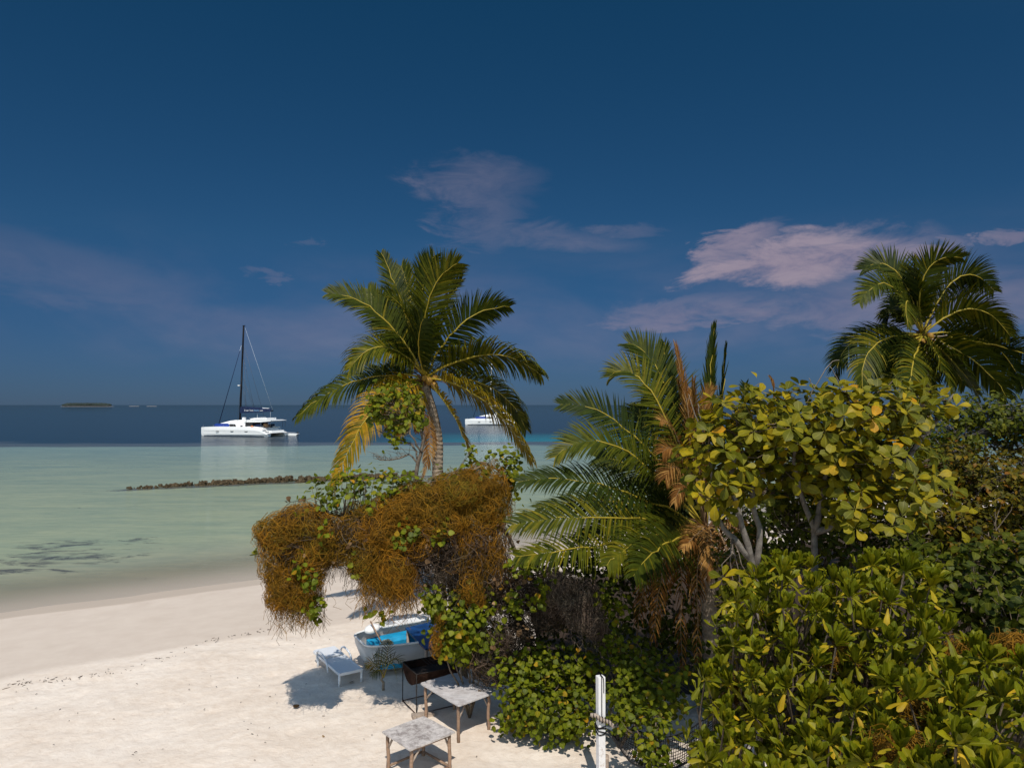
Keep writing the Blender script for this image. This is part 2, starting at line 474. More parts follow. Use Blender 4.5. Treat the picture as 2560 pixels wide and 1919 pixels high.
def mat_water():
    t = NT('lagoon_water')
    p = t.pos()
    tint = t.n('ShaderNodeAttribute', attribute_name='tint').outputs['Color']
    bd = t.n('ShaderNodeAttribute', attribute_name='body')
    body, opac = bd.outputs['Color'], bd.outputs['Alpha']
    gr = t.n('ShaderNodeAttribute', attribute_name='grass').outputs['Fac']
    mp = t.n('ShaderNodeMapping', {'Vector': p})
    mp.inputs['Scale'].default_value = (0.3, 0.62, 1)
    mp.inputs['Rotation'].default_value = (0, 0, 0.12)
    g1 = t.noise(1.6, 6, 0.7, mp.outputs[0], 0.6)
    gm = t.ramp(t.math('ADD', t.math('MULTIPLY', g1, 0.9), t.math('MULTIPLY', gr, 0.22)), [(0.62, 0.0), (0.74, 1.0)])
    gm = t.math('MULTIPLY', gm, t.ramp(gr, [(0.03, 0.0), (0.2, 0.85)]))
    body2 = t.mix(gm, body, (0.065, 0.062, 0.060))
    # slight mottling of the sand bottom
    mp2 = t.n('ShaderNodeMapping', {'Vector': p})
    mp2.inputs['Scale'].default_value = (0.12, 0.5, 1)
    n2 = t.noise(1.0, 6, 0.62, mp2.outputs[0], 0.3)
    body2 = t.mix(1.0, body2, t.ramp(n2, [(0.3, (0.80, 0.86, 0.90)), (0.7, (1.14, 1.09, 1.03))]), 'MULTIPLY')
    m4 = t.n('ShaderNodeMapping', {'Vector': p})  # finer sand ripples, with water shimmer painted into the body colour
    m4.inputs['Scale'].default_value = (0.5, 1.5, 1)
    body2 = t.mix(1.0, body2, t.ramp(t.noise(1.6, 5, 0.7, m4.outputs[0], 0.5), [(0.32, (0.86, 0.89, 0.90)), (0.68, (1.09, 1.07, 1.05))]), 'MULTIPLY')
    op = t.math('MAXIMUM', opac, t.math('MULTIPLY', gm, 0.8))
    geo = t.n('ShaderNodeNewGeometry')
    # ripples, stretched across the view of someone on the beach by the onshore breeze
    m3 = t.n('ShaderNodeMapping', {'Vector': p})
    m3.inputs['Scale'].default_value = (0.55, 1.6, 1)
    r1 = t.noise(1.7, 5, 0.62, m3.outputs[0])
    r2 = t.noise(0.16, 3, 0.5, m3.outputs[0])
    nm = t.bump(t.math('ADD', r1, t.math('MULTIPLY', r2, 2.0)), 0.8, 0.06)
    cosv = t.n('ShaderNodeVectorMath', {0: geo.outputs['Normal'], 1: geo.outputs['Incoming']}, operation='DOT_PRODUCT').outputs['Value']
    fr = t.math('POWER', t.math('SUBTRACT', 1.0, t.math('ABSOLUTE', cosv), clamp=True), 5.0)
    fac = t.math('MULTIPLY_ADD', fr, 0.52, 0.02)
    tr = t.n('ShaderNodeBsdfTransparent', {'Color': tint})
    df = t.n('ShaderNodeBsdfDiffuse', {'Color': body2})
    b = t.n('ShaderNodeMixShader', {0: op, 1: tr.outputs[0], 2: df.outputs[0]})
    gl = t.n('ShaderNodeBsdfGlossy', {'Color': (1, 1, 1), 'Roughness': 0.045, 'Normal': nm})
    mx = t.n('ShaderNodeMixShader', {0: fac, 1: b.outputs[0], 2: gl.outputs[0]})
    return t.done(mx.outputs[0])


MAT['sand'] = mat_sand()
MAT['water'] = mat_water()


# ------------------------------------------------------------------ mesh helpers
def np_mesh(name, V, Fc, leaf=None, smooth=False):
    V = np.asarray(V, dtype=np.float32)
    Fc = np.asarray(Fc, dtype=np.int32)
    me = bpy.data.meshes.new(name)
    me.vertices.add(len(V))
    me.vertices.foreach_set('co', V.ravel())
    me.loops.add(Fc.size)
    me.loops.foreach_set('vertex_index', Fc.ravel())
    me.polygons.add(len(Fc))
    me.polygons.foreach_set('loop_start', np.arange(0, Fc.size, Fc.shape[1], dtype=np.int32))
    if smooth:
        me.polygons.foreach_set('use_smooth', np.ones(len(Fc), dtype=bool))
    me.update(calc_edges=True)
    if leaf is not None:
        a = me.attributes.new('leaf', 'FLOAT_VECTOR', 'POINT')
        a.data.foreach_set('vector', np.asarray(leaf, dtype=np.float32).ravel())
    return me


def link(name, me, mat=None, parent=None, loc=None, kind=None):
    o = bpy.data.objects.new(name, me)
    COL.objects.link(o)
    if mat is not None and me is not None and len(me.materials) == 0:
        me.materials.append(mat)
    if parent is not None:
        o.parent = parent
    if loc is not None:
        o.location = loc
    if kind:
        o['kind'] = kind
    return o


def thing(name, label, cat, loc=(0, 0, 0), group=None, rz=0.0):
    o = bpy.data.objects.new(name, None)
    COL.objects.link(o)
    o.empty_display_size = 0.1
    o.location = loc
    o.rotation_euler = (0, 0, rz)
    tag(o, label, cat, group)
    return o


def tag(o, label, cat, group=None, kind=None):
    o['label'] = label
    if cat:
        o['category'] = cat
    if group:
        o['group'] = group
    if kind:
        o['kind'] = kind
    return o


def nrmz(a):
    return a / np.maximum(np.linalg.norm(a, axis=-1, keepdims=True), 1e-9)


def tubes(paths, radii, sides=5, rnd=None):
    paths = np.asarray(paths, float)
    radii = np.asarray(radii, float)
    N, K, _ = paths.shape
    T = nrmz(np.gradient(paths, axis=1))
    mean = nrmz(paths[:, -1] - paths[:, 0] + 1e-6)
    ref = np.where(np.abs(mean[:, 2:3]) < 0.85, np.array([[0., 0, 1]]), np.array([[1., 0.2, 0]]))[:, None, :]
    A = nrmz(np.cross(T, ref))
    B = np.cross(T, A)
    ang = np.arange(sides) * 2 * math.pi / sides
    V = paths[:, :, None, :] + radii[:, :, None, None] * (A[:, :, None, :] * np.cos(ang)[None, None, :, None] + B[:, :, None, :] * np.sin(ang)[None, None, :, None])
    base = (np.arange(N) * K * sides)[:, None, None]
    k = (np.arange(K - 1) * sides)[None, :, None]
    s = np.arange(sides)[None, None, :]
    s2 = (s + 1) % sides
    Fq = np.stack([base + k + s, base + k + s2, base + k + sides + s2, base + k + sides + s], -1).reshape(-1, 4)
    r = rng.random(N) if rnd is None else rnd
    L = np.zeros((N, K, sides, 3))
    L[..., 2] = r[:, None, None]
    return V.reshape(-1, 3), Fq, L.reshape(-1, 3)


def tube_mesh(name, pts, rad, sides=8):
    V, Fq, L = tubes([pts], [rad], sides)
    n = len(V)
    K = len(pts)
    V = np.vstack([V, pts[0], pts[-1]])
    caps = []
    for i in range(sides):
        j = (i + 1) % sides
        caps.append((n, j, i, n))
        caps.append((n + 1, (K - 1) * sides + i, (K - 1) * sides + j, n + 1))
    me = bpy.data.meshes.new(name)
    me.from_pydata(V.tolist(), [], [tuple(f) for f in Fq.tolist()] + [c[:3] for c in caps])
    me.polygons.foreach_set('use_smooth', np.ones(len(me.polygons), dtype=bool))
    me.update()
    return me


def curve_pts(pts, n):
    """Catmull-Rom through pts, n samples."""
    p = np.asarray(pts, float)
    p = np.vstack([2 * p[0] - p[1], p, 2 * p[-1] - p[-2]])
    m = len(p) - 3
    out = []
    for t in np.linspace(0, m - 1e-6, n):
        i = int(t)
        f = t - i
        a, b, c, d = p[i:i + 4]
        out.append(0.5 * (2 * b + (c - a) * f + (2 * a - 5 * b + 4 * c - d) * f * f + (3 * b - a - 3 * c + d) * f ** 3))
    return np.array(out)


def box_bm(bm, c, s, rot=None, bevel=0.0):
    r = bmesh.ops.create_cube(bm, size=1.0)
    M = Matrix.Translation(Vector(c)) @ (rot.to_4x4() if rot is not None else Matrix.Identity(4)) @ Matrix.Diagonal((*s, 1))
    bmesh.ops.transform(bm, matrix=M, verts=r['verts'])
    if bevel:
        ed = list({e for v in r['verts'] for e in v.link_edges})
        bmesh.ops.bevel(bm, geom=ed, offset=bevel, segments=2, affect='EDGES', profile=0.6)


def bm_mesh(name, bm, smooth=False):
    me = bpy.data.meshes.new(name)
    bmesh.ops.recalc_face_normals(bm, faces=bm.faces)
    bm.to_mesh(me)
    bm.free()
    if smooth:
        me.polygons.foreach_set('use_smooth', np.ones(len(me.polygons), dtype=bool))
    return me


def box(name, c, s, mat, parent=None, rot=None, bevel=0.0):
    bm = bmesh.new()
    box_bm(bm, c, s, rot, bevel)
    return link(name, bm_mesh(name, bm), mat, parent)


def bar(name, a, b, r, mat, parent=None, sides=8, r2=None, wob=0.0, K=2):
    a = np.asarray(a, float)
    b = np.asarray(b, float)
    t = np.linspace(0, 1, K)[:, None]
    pts = a * (1 - t) + b * t
    if wob and K > 2:
        pts[1:-1] += rng.normal(0, wob, (K - 2, 3))
    rr = np.linspace(r, r if r2 is None else r2, K)
    return link(name, tube_mesh(name, pts, rr, sides), mat, parent)


def prism(name, poly, lo, hi, mat, parent=None, axis='y', bevel=0.0):
    """poly in the (x,z) plane extruded along y (axis='y') or in (x,y) extruded along z."""
    bm = bmesh.new()
    mk = (lambda p, d: (p[0], d, p[1])) if axis == 'y' else (lambda p, d: (p[0], p[1], d))
    a = [bm.verts.new(mk(p, lo)) for p in poly]
    b = [bm.verts.new(mk(p, hi)) for p in poly]
    n = len(poly)
    bm.faces.new(a)
    bm.faces.new(b[::-1])
    for i in range(n):
        bm.faces.new((a[i], b[i], b[(i + 1) % n], a[(i + 1) % n]))
    if bevel:
        bmesh.ops.bevel(bm, geom=list(bm.edges), offset=bevel, segments=2, affect='EDGES', profile=0.6)
    return link(name, bm_mesh(name, bm), mat, parent)


# ------------------------------------------------------------------ leaves
def leaf_tpl(prof, n=5, fold=0.15, curl=0.2, pet=0.1):
    V, L = [], []
    for i in range(n + 1):
        t = i / n
        w = prof(t)
        z = -curl * t * t
        x = pet + t * (1 - pet)
        V += [(x, -w, z + fold * w), (x, 0, z), (x, w, z + fold * w)]
        L += [(t, -1, 0), (t, 0, 0), (t, 1, 0)]
    Fq = []
    for i in range(n):
        a = i * 3
        for j in (0, 1):
            Fq.append((a + j, a + j + 3, a + j + 4, a + j + 1))
    # petiole
    k = len(V)
    V += [(0, -0.012, 0), (0, 0.012, 0), (pet, 0.012, 0), (pet, -0.012, 0)]
    L += [(0, 0, 0)] * 4
    Fq.append((k, k + 1, k + 2, k + 3))
    return np.array(V, float), np.array(Fq), np.array(L, float)


def pr_obovate(t):
    return float(np.interp(t, [0, 0.17, 0.34, 0.5, 0.67, 0.83, 0.94, 1.0], [0.02, 0.12, 0.215, 0.28, 0.305, 0.26, 0.16, 0.02]))


def pr_narrow(t):
    return float(np.interp(t, [0, 0.2, 0.4, 0.6, 0.8, 0.93, 1.0], [0.035, 0.06, 0.10, 0.145, 0.175, 0.15, 0.05]))


def pr_heart(t):
    return max(0.012, 0.47 * (math.sin(math.pi * min(1, t ** 0.62)) ** 0.7 if t > 0 else 0.35) if t > 0 else 0.22)


TPL = {
    'big': [leaf_tpl(pr_obovate, 6, f, c) for f, c in ((0.12, 0.10), (0.2, 0.28), (0.05, -0.06))],
    'nau': [leaf_tpl(pr_narrow, 5, f, c, 0.02) for f, c in ((0.5, -0.22), (0.7, 0.10), (0.4, -0.35))],
    'nau_y': [leaf_tpl(pr_narrow, 5, f, c, 0.02) for f, c in ((-0.5, 0.5), (-0.8, 0.7), (-0.3, 0.35))],
    'hib': [leaf_tpl(pr_heart, 5, f, c, 0.06) for f, c in ((0.10, 0.15), (0.22, 0.3), (0.0, -0.08))],
    'small': [leaf_tpl(pr_obovate, 3, f, c) for f, c in ((0.15, 0.12), (0.25, 0.3))],
}
_tplmesh = {}


def tpl_mesh(key, i, matkey):
    k = (key, i, matkey)
    if k not in _tplmesh:
        V, Fq, L = TPL[key][i]
        me = np_mesh('leaf', V, Fq, L, True)
        me.materials.append(MAT[matkey])
        _tplmesh[k] = me
    return _tplmesh[k]


def frames(d, n):
    d = nrmz(d)
    y = nrmz(np.cross(n, d))
    z = np.cross(d, y)
    return np.stack([d, y, z], -1)          # columns


def leaf_mesh(name, key, pos, d, n, sc):
    N = len(pos)
    M = frames(d, n)
    r = rng.random(N)
    which = rng.integers(0, len(TPL[key]), N)
    Vs, Fs, Ls, off = [], [], [], 0
    for i, (V, Fq, L) in enumerate(TPL[key]):
        m = which == i
        k = int(m.sum())
        if not k:
            continue
        VV = np.einsum('nij,vj->nvi', M[m], V) * sc[m][:, None, None] + pos[m][:, None, :]
        FF = Fq[None] + (np.arange(k) * len(V))[:, None, None] + off
        LL = np.repeat(L[None], k, 0)
        LL[..., 2] = r[m][:, None]
        Vs.append(VV.reshape(-1, 3)); Fs.append(FF.reshape(-1, 4)); Ls.append(LL.reshape(-1, 3))
        off += k * len(V)
    return np_mesh(name, np.vstack(Vs), np.vstack(Fs), np.vstack(Ls), True)


def add_leaves(root, key, matkey, pos, d, n, sc, vis, nobj=300, name='leaf', stuffname='foliage'):
    pos = np.asarray(pos); N = len(pos)
    if N == 0:
        return
    rl = np.array(root.location)
    dist = np.linalg.norm(pos - CAM, axis=1)
    order = np.argsort(-(sc / dist) * (1 + 0.8 * vis))
    top, rest = order[:nobj], order[nobj:]
    M = frames(d, n)
    for i in top:
        me = tpl_mesh(key, int(rng.integers(0, len(TPL[key]))), matkey)
        o = bpy.data.objects.new(name, me)
        COL.objects.link(o)
        o.parent = root
        s = sc[i]
        R3 = Matrix(M[i].tolist())
        o.matrix_local = Matrix.Translation(Vector(pos[i] - rl)) @ R3.to_4x4() @ Matrix.Scale(s, 4)
    if len(rest):
        me = leaf_mesh(stuffname, key, pos[rest] - rl, d[rest], n[rest], sc[rest])
        link(stuffname, me, MAT[matkey], root, kind='stuff')


def px_blob(px, py, Y, rx, ry, rd):
    c = P(px, py, Y)
    return (c, np.array([rx * Y / F, rd, ry * Y / F]))


def on_blobs(blobs, n, lo=0.8, hi=1.05, lump=0.25, zmin=0.15):
    """random points in the outer shell of lumpy ellipsoids -> pos, outward"""
    w = np.array([b[1][0] * b[1][2] + b[1][0] * b[1][1] + b[1][1] * b[1][2] for b in blobs])
    idx = rng.choice(len(blobs), n, p=w / w.sum())
    C = np.array([b[0] for b in blobs])[idx]
    Rr = np.array([b[1] for b in blobs])[idx]
    u = nrmz(rng.normal(size=(n, 3)))
    lum = 1 + lump * (np.sin(u[:, 0] * 5 + idx * 1.7) * np.sin(u[:, 2] * 6 + idx) * 0.6 + np.sin(u[:, 1] * 9 + u[:, 2] * 7 + idx * 2.3) * 0.4)
    f = (lo + (hi - lo) * rng.random(n) ** 0.6) * lum
    pos = C + u * Rr * f[:, None]
    out = nrmz(u / Rr)
    keep = pos[:, 2] > zmin
    return pos[keep], out[keep]


def tocam(pos):
    return nrmz(CAM - pos)


def clump_leaves(pos, out, k, spread, size, up=0.5, sunw=0.6, droop=0.4, jit=0.5):
    """k leaves round each point; leaf faces turned to the light"""
    n = len(pos)
    pp = np.repeat(pos, k, 0) + rng.normal(0, spread, (n * k, 3))
    oo = np.repeat(out, k, 0)
    nn = nrmz(oo * 0.6 + SUNDIR * sunw + np.array([0, 0, up]) * 0.5 + rng.normal(0, jit, (n * k, 3)))
    d = rng.normal(size=(n * k, 3)) + oo * 0.6 + np.array([0, 0, -droop])
    d = nrmz(d - nn * (d * nn).sum(1, keepdims=True))
    sc = rng.uniform(size[0], size[1], n * k)
    vis = (oo * tocam(pp)).sum(1)
    return pp, d, nn, sc, vis


def cat_leaves(*a):
    return [np.concatenate([x[i] for x in a]) for i in range(5)]


def ground_z(x, y):
    s = -0.542 * x + 0.841 * y
    b = 22.4
    if s < b - 1.5:
        z = 0.0
    elif s < b + 1.5:
        t = (s - b + 1.5) / 3
        z = -0.045 * t * t * 1.5
    else:
        z = -0.0675 - (s - b - 1.5) * 0.0398
    if s > 31.0:
        z = min(z, WATER_Z - (s - 31.0) * 0.055)
    return max(z, -1.6)


# ------------------------------------------------------------------ ground: beach running under the lagoon
def build_beach():
    xs = np.unique(np.concatenate([np.linspace(-220, -26, 40), np.arange(-26, 9, 0.14), np.linspace(9, 200, 40)]))
    ys = np.unique(np.concatenate([np.linspace(-60, 11, 20), np.arange(11, 34, 0.14), np.linspace(34, 200, 60)]))
    X, Y = np.meshgrid(xs, ys)
    X, Y = X.ravel(), Y.ravel()
    S = -0.542 * X + 0.841 * Y
    n = len(X)
    Z = np.empty(n)
    zone = np.zeros((n, 3))
    wob = np.array([mnoise.noise(Vector((x * 0.22, y * 0.22, 3.0))) for x, y in zip(X, Y)])
    for i in range(n):
        x, y = X[i], Y[i]
        z = ground_z(x, y)
        dry = min(1, max(0, (23.2 - S[i]) / 2.0))
        if -27 < x < 10 and 10 < y < 35 and S[i] < 32:
            v = Vector((x, y, 0))
            h = 0.030 * mnoise.noise(v * 0.6) * (0.3 + dry)
            if dry > 0:
                h += dry * (0.026 * mnoise.noise(v * 2.3) + 0.022 * mnoise.noise(v * 5.1 + Vector((9, 3, 1))))
                d = mnoise.noise(v * 3.1 + Vector((31, 7, 5)))
                if d > 0.28:
                    h -= dry * (d - 0.28) * 0.10
            z += h
        Z[i] = z
        sb = S[i] + wob[i] * 1.1
        zone[i, 0] = min(1, max(0, (sb - 21.6) / 1.6))
        zone[i, 1] = min(1, max(0, (sb + wob[i] * 0.3 - 28.9) / 1.3))
    # shade under the shrubs, painted in as dark litter
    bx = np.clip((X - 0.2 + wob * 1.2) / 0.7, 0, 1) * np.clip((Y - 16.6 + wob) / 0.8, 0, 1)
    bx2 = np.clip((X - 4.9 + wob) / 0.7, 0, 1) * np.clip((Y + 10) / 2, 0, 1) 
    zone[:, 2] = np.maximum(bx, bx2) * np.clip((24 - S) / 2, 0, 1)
    nx, ny = len(xs), len(ys)
    i = np.arange(nx * ny).reshape(ny, nx)
    Fq = np.stack([i[:-1, :-1], i[:-1, 1:], i[1:, 1:], i[1:, :-1]], -1).reshape(-1, 4)
    me = np_mesh('beach', np.stack([X, Y, Z], 1), Fq, None, True)
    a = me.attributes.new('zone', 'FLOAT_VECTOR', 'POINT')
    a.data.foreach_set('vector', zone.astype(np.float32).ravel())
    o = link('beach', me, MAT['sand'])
    tag(o, 'pale coral sand beach sloping down to the lagoon', None, kind='structure')


def build_sea():
    ys = np.concatenate([np.arange(10, 84, 0.55), np.geomspace(84, 260, 90)[0:], np.geomspace(268, 30000, 40)])
    ts = np.linspace(-1, 1, 141)
    T, Yg = np.meshgrid(ts, ys)
    X = T * (Yg * 1.15 + 40)
    X, Y = X.ravel(), Yg.ravel()
    n = len(X)
    S = -0.542 * X + 0.841 * Y - 31.0
    shape = (len(ys), len(ts))
    wob = np.array([mnoise.noise(Vector((x * 0.02, y * 0.05, 1.0))) for x, y in zip(X, Y)])
    wob2 = np.array([mnoise.noise(Vector((x * 0.09, y * 0.16, 4.0))) for x, y in zip(X, Y)])
    tint = np.ones((n, 4)); body = np.zeros((n, 4)); grass = np.zeros(n)

    def lerp(a, b, t):
        return a + (b - a) * t
    ss = lambda v, a, b: (lambda q: q * q * (3 - 2 * q))(np.clip((v - a) / (b - a), 0, 1))
    c_sh = np.array([0.34, 0.315, 0.215]); c_lg = np.array([0.285, 0.325, 0.215]); c_far = np.array([0.185, 0.255, 0.222])
    c_tq = np.array([0.012, 0.165, 0.205]); c_dp = np.array([0.008, 0.022, 0.036]); c_rf = np.array([0.050, 0.050, 0.062])
    k1 = ss(S, 1.5, 13)[:, None]; k2 = ss(Y, 45, 125)[:, None]
    col = lerp(lerp(c_sh[None], c_lg[None], k1), c_far[None], k2)
    edge = 124 + wob * 8 + wob2 * 3.5 + np.clip(X + 30, 0, 60) * 0.02
    rt = ss(X, -38, 0) * 0.95
    reef = ss(Y, edge - 1.5, edge + 1.5)
    col = lerp(col, c_rf[None], (reef * 0.85)[:, None])
    beyond = ss(Y, edge + 12, edge + 17)
    deepc = lerp(c_dp[None], c_tq[None], (rt * (1 - ss(Y, edge + 16, edge + 70)))[:, None])
    col = lerp(col, deepc, beyond[:, None])
    tint[:, :3] = lerp(np.array([0.98, 0.985, 0.97])[None], np.array([0.86, 0.95, 0.88])[None], ss(S, 0, 9)[:, None])
    body[:, :3] = col
    body[:, 3] = np.maximum(np.clip(ss(S, -0.3, 7.5), 0, 1) * 0.93, 0) + ss(Y, 90, 120) * 0.07
    # seagrass mask: the patch off to the left, faint streaks elsewhere
    g0 = G(40, 1400, WATER_Z); g1 = G(240, 1360, WATER_Z); g2 = G(520, 1315, WATER_Z); g3 = G(300, 1270, WATER_Z)
    for g, rx, ry, a in ((g0, 7, 2.4, 1.0), (g1, 6, 2.4, 0.8), (g2, 7, 2.0, 0.28), (g3, 11, 4.5, 0.26), (G(330, 1445, WATER_Z), 3, 1.0, 0.42), (G(30, 1430, WATER_Z), 4, 1.2, 0.8)):
        q = ((X - g[0]) / rx) ** 2 + ((Y - g[1] - 0.12 * (X - g[0])) / ry) ** 2
        grass = np.maximum(grass, a * np.clip(1.2 - q, 0, 1))
    # submerged toe of the breakwater
    a, b = G(150, 1232, WATER_Z), G(440, 1219, WATER_Z)
    d = b[:2] - a[:2]; L = np.linalg.norm(d); d /= L
    al = (X - a[0]) * d[0] + (Y - a[1]) * d[1]; ac = -(X - a[0]) * d[1] + (Y - a[1]) * d[0]
    grass = np.maximum(grass, 1.7 * np.exp(-(ac / 0.9) ** 2) * np.clip(al / L * 1.4, 0, 1) * (al < L + 30))
    bw = [G(*p, WATER_Z) for p in ((300, 1223), (480, 1213.5), (640, 1206), (820, 1199.5), (1035, 1191), (1330, 1184), (1500, 1181))]
    for a, b in zip(bw, bw[1:]):
        d = b[:2] - a[:2]; L = np.linalg.norm(d); d /= L
        al = (X - a[0]) * d[0] + (Y - a[1]) * d[1]; ac = -(X - a[0]) * d[1] + (Y - a[1]) * d[0]
        grass = np.maximum(grass, np.where((al > -0.5) & (al < L + 0.5), 1.7 * np.exp(-((ac + 0.35) / 0.8) ** 2), 0))
    # shelf edge: broken dark streaks just inside
    grass = np.maximum(grass, 0.45 * np.exp(-((Y - edge + 6) / 4.0) ** 2))
    grass = np.where(Y > edge + 3, 0, grass)
    i = np.arange(n).reshape(shape)
    Fq = np.stack([i[:-1, :-1], i[:-1, 1:], i[1:, 1:], i[1:, :-1]], -1).reshape(-1, 4)
    keep = (S[Fq].max(1) > -6)
    me = np_mesh('sea', np.stack([X, Y, np.full(n, WATER_Z)], 1), Fq[keep], None, True)
    for nm, arr in (('tint', tint), ('body', body)):
        at = me.attributes.new(nm, 'FLOAT_COLOR', 'POINT')
        at.data.foreach_set('color', arr.astype(np.float32).ravel())
    at = me.attributes.new('grass', 'FLOAT', 'POINT')
    at.data.foreach_set('value', grass.astype(np.float32))
    o = link('sea', me, MAT['water'])
    tag(o, 'calm lagoon water, pale over sand and navy beyond the reef edge', None, kind='structure')


build_beach()
build_sea()



# ------------------------------------------------------------------ far islands
def build_island(px0, px1, h, Y, label, trees=True):
    a, b = P(px0, 1011.6, Y), P(px1, 1011.6, Y)
    cx, hw = (a[0] + b[0]) / 2, (b[0] - a[0]) / 2
    bm = bmesh.new()
    ring = []
    for k, (f, z) in enumerate(((1.0, WATER_Z - 1), (1.0, 0.2), (0.93, 0.9), (0.7, 1.2))):
        ring.append([bm.verts.new((cx + math.cos(t) * hw * f * (1 + 0.04 * math.sin(3 * t)), Y + math.sin(t) * hw * 0.35 * f, z)) for t in np.linspace(0, 2 * math.pi, 41)[:-1]])
    for r0, r1 in zip(ring, ring[1:]):
        for i in range(40):
            bm.faces.new((r0[i], r0[(i + 1) % 40], r1[(i + 1) % 40], r1[i]))
    bm.faces.new(ring[-1])
    o = link('island', bm_mesh('island', bm, True), MAT['island_sand'])
    tag(o, label, None, kind='structure')
    if trees:
        n = 900
        t = rng.uniform(0, 2 * math.pi, n); r = np.sqrt(rng.random(n)) * 0.9
        x = cx + np.cos(t) * r * hw; y = Y + np.sin(t) * r * hw * 0.35
        hh = h * (0.55 + 0.45 * rng.random(n)) * np.clip(1.25 - r ** 4, 0.4, 1)
        Vs, Fs = [], []
        ico = bmesh.new(); bmesh.ops.create_icosphere(ico, subdivisions=1, radius=1.0)
        iv = np.array([v.co[:] for v in ico.verts]); fi = np.array([[v.index for v in f.verts] for f in ico.faces]); ico.free()
        for k in range(n):
            j = iv * (1 + rng.normal(0, 0.15, (len(iv), 1)))
            Vs.append(j * np.array([hw * 0.05, hw * 0.04, hh[k] * 0.55]) + np.array([x[k], y[k], 2.0 + hh[k] * 0.5]))
            Fs.append(fi + k * len(iv))
        w = link('island_wood', np_mesh('island_wood', np.vstack(Vs), np.vstack(Fs), None, False), MAT['island_trees'])
        tag(w, 'far dark wood covering the low island on the horizon', 'wood', kind='stuff')


MAT['island_sand'] = m_plain('island_sand', (0.22, 0.21, 0.215), 0.9, 0.1, 0.05, 0.05)
MAT['island_trees'] = m_plain('island_trees', (0.035, 0.045, 0.04), 0.9, 0.1, 0.3, 0.02)
build_island(151, 283, 13.0, 3000, 'small wooded island low on the left horizon')
build_island(322, 348, 1.0, 3400, 'thin pale sandbar on the horizon right of the wooded island', False)
build_island(366, 392, 1.0, 3300, 'thin pale sandbar on the horizon nearest the catamaran', False)
build_island(2440, 2760, 3.0, 3200, 'pale low islet on the horizon at the right edge', False)


# ------------------------------------------------------------------ breakwater of coral rocks in the lagoon
def build_breakwater():
    path = [G(300, 1223, WATER_Z), G(480, 1213.5, WATER_Z), G(640, 1206, WATER_Z), G(820, 1199.5, WATER_Z), G(1035, 1191, WATER_Z), G(1330, 1184, WATER_Z), G(1500, 1181, WATER_Z)]
    root = thing('breakwater', 'low line of brown coral rocks lying across the lagoon', 'breakwater', tuple(path[0]))
    meshes = []
    for k in range(7):
        bm = bmesh.new()
        bmesh.ops.create_icosphere(bm, subdivisions=2, radius=1.0)
        for v in bm.verts:
            q = v.co * 1.3 + Vector((k * 7.1, 2, 5))
            v.co *= 1 + 0.7 * mnoise.noise(q) + 0.45 * mnoise.noise(q * 2.9)
            v.co.z *= 0.75
        me = bm_mesh('rock', bm)
        me.materials.append(MAT['rock'])
        meshes.append(me)
    pts = curve_pts(path, 400)
    seg = np.linalg.norm(np.diff(pts, axis=0), axis=1)
    cum = np.concatenate([[0], np.cumsum(seg)])
    main = cum[int(400 * 4 / 6)]
    N = 285
    for k in range(N):
        f = rng.random()
        s = cum[-1] * f if k > 250 else main * (0.02 + 0.98 * rng.random() ** 0.92)
        i = min(398, int(np.searchsorted(cum, s)))
        p = pts[i]
        t = nrmz(pts[i + 1] - pts[i])
        side = rng.normal(0, 0.42)
        grow = min(1, 0.35 + s / main * 1.6) if s < main else 0.5
        r = rng.uniform(0.16, 0.40) * grow
        o = bpy.data.objects.new('rock', meshes[int(rng.integers(0, 7))])
        COL.objects.link(o)
        o.parent = root
        q = p + np.array([-t[1], t[0], 0]) * side
        zz = rng.uniform(-0.18, 0.14) * grow + 0.10 * max(0, 1 - abs(side)) * grow
        if s > main:
            zz = -0.16
        o.location = Vector(q - path[0]) + Vector((0, 0, zz))
        o.rotation_euler = (rng.uniform(0, 6), rng.uniform(0, 6), rng.uniform(0, 6))
        o.scale = (r, r * rng.uniform(0.7, 1.1), r)


build_breakwater()


# ------------------------------------------------------------------ yachts
def text_mesh(body, size, name):
    cu = bpy.data.curves.new(name, 'FONT')
    cu.body = body
    cu.size = size
    cu.extrude = 0.004
    o = bpy.data.objects.new(name, cu)
    COL.objects.link(o)
    bpy.context.view_layer.update()
    me = bpy.data.meshes.new_from_object(o.evaluated_get(bpy.context.evaluated_depsgraph_get()))
    bpy.data.objects.remove(o)
    return me


def sx(px):            # along the boat, aft positive, from side-view pixels
    return (px - 620) * 0.0201


def sz(py):
    return (1510 - py) * 0.01923


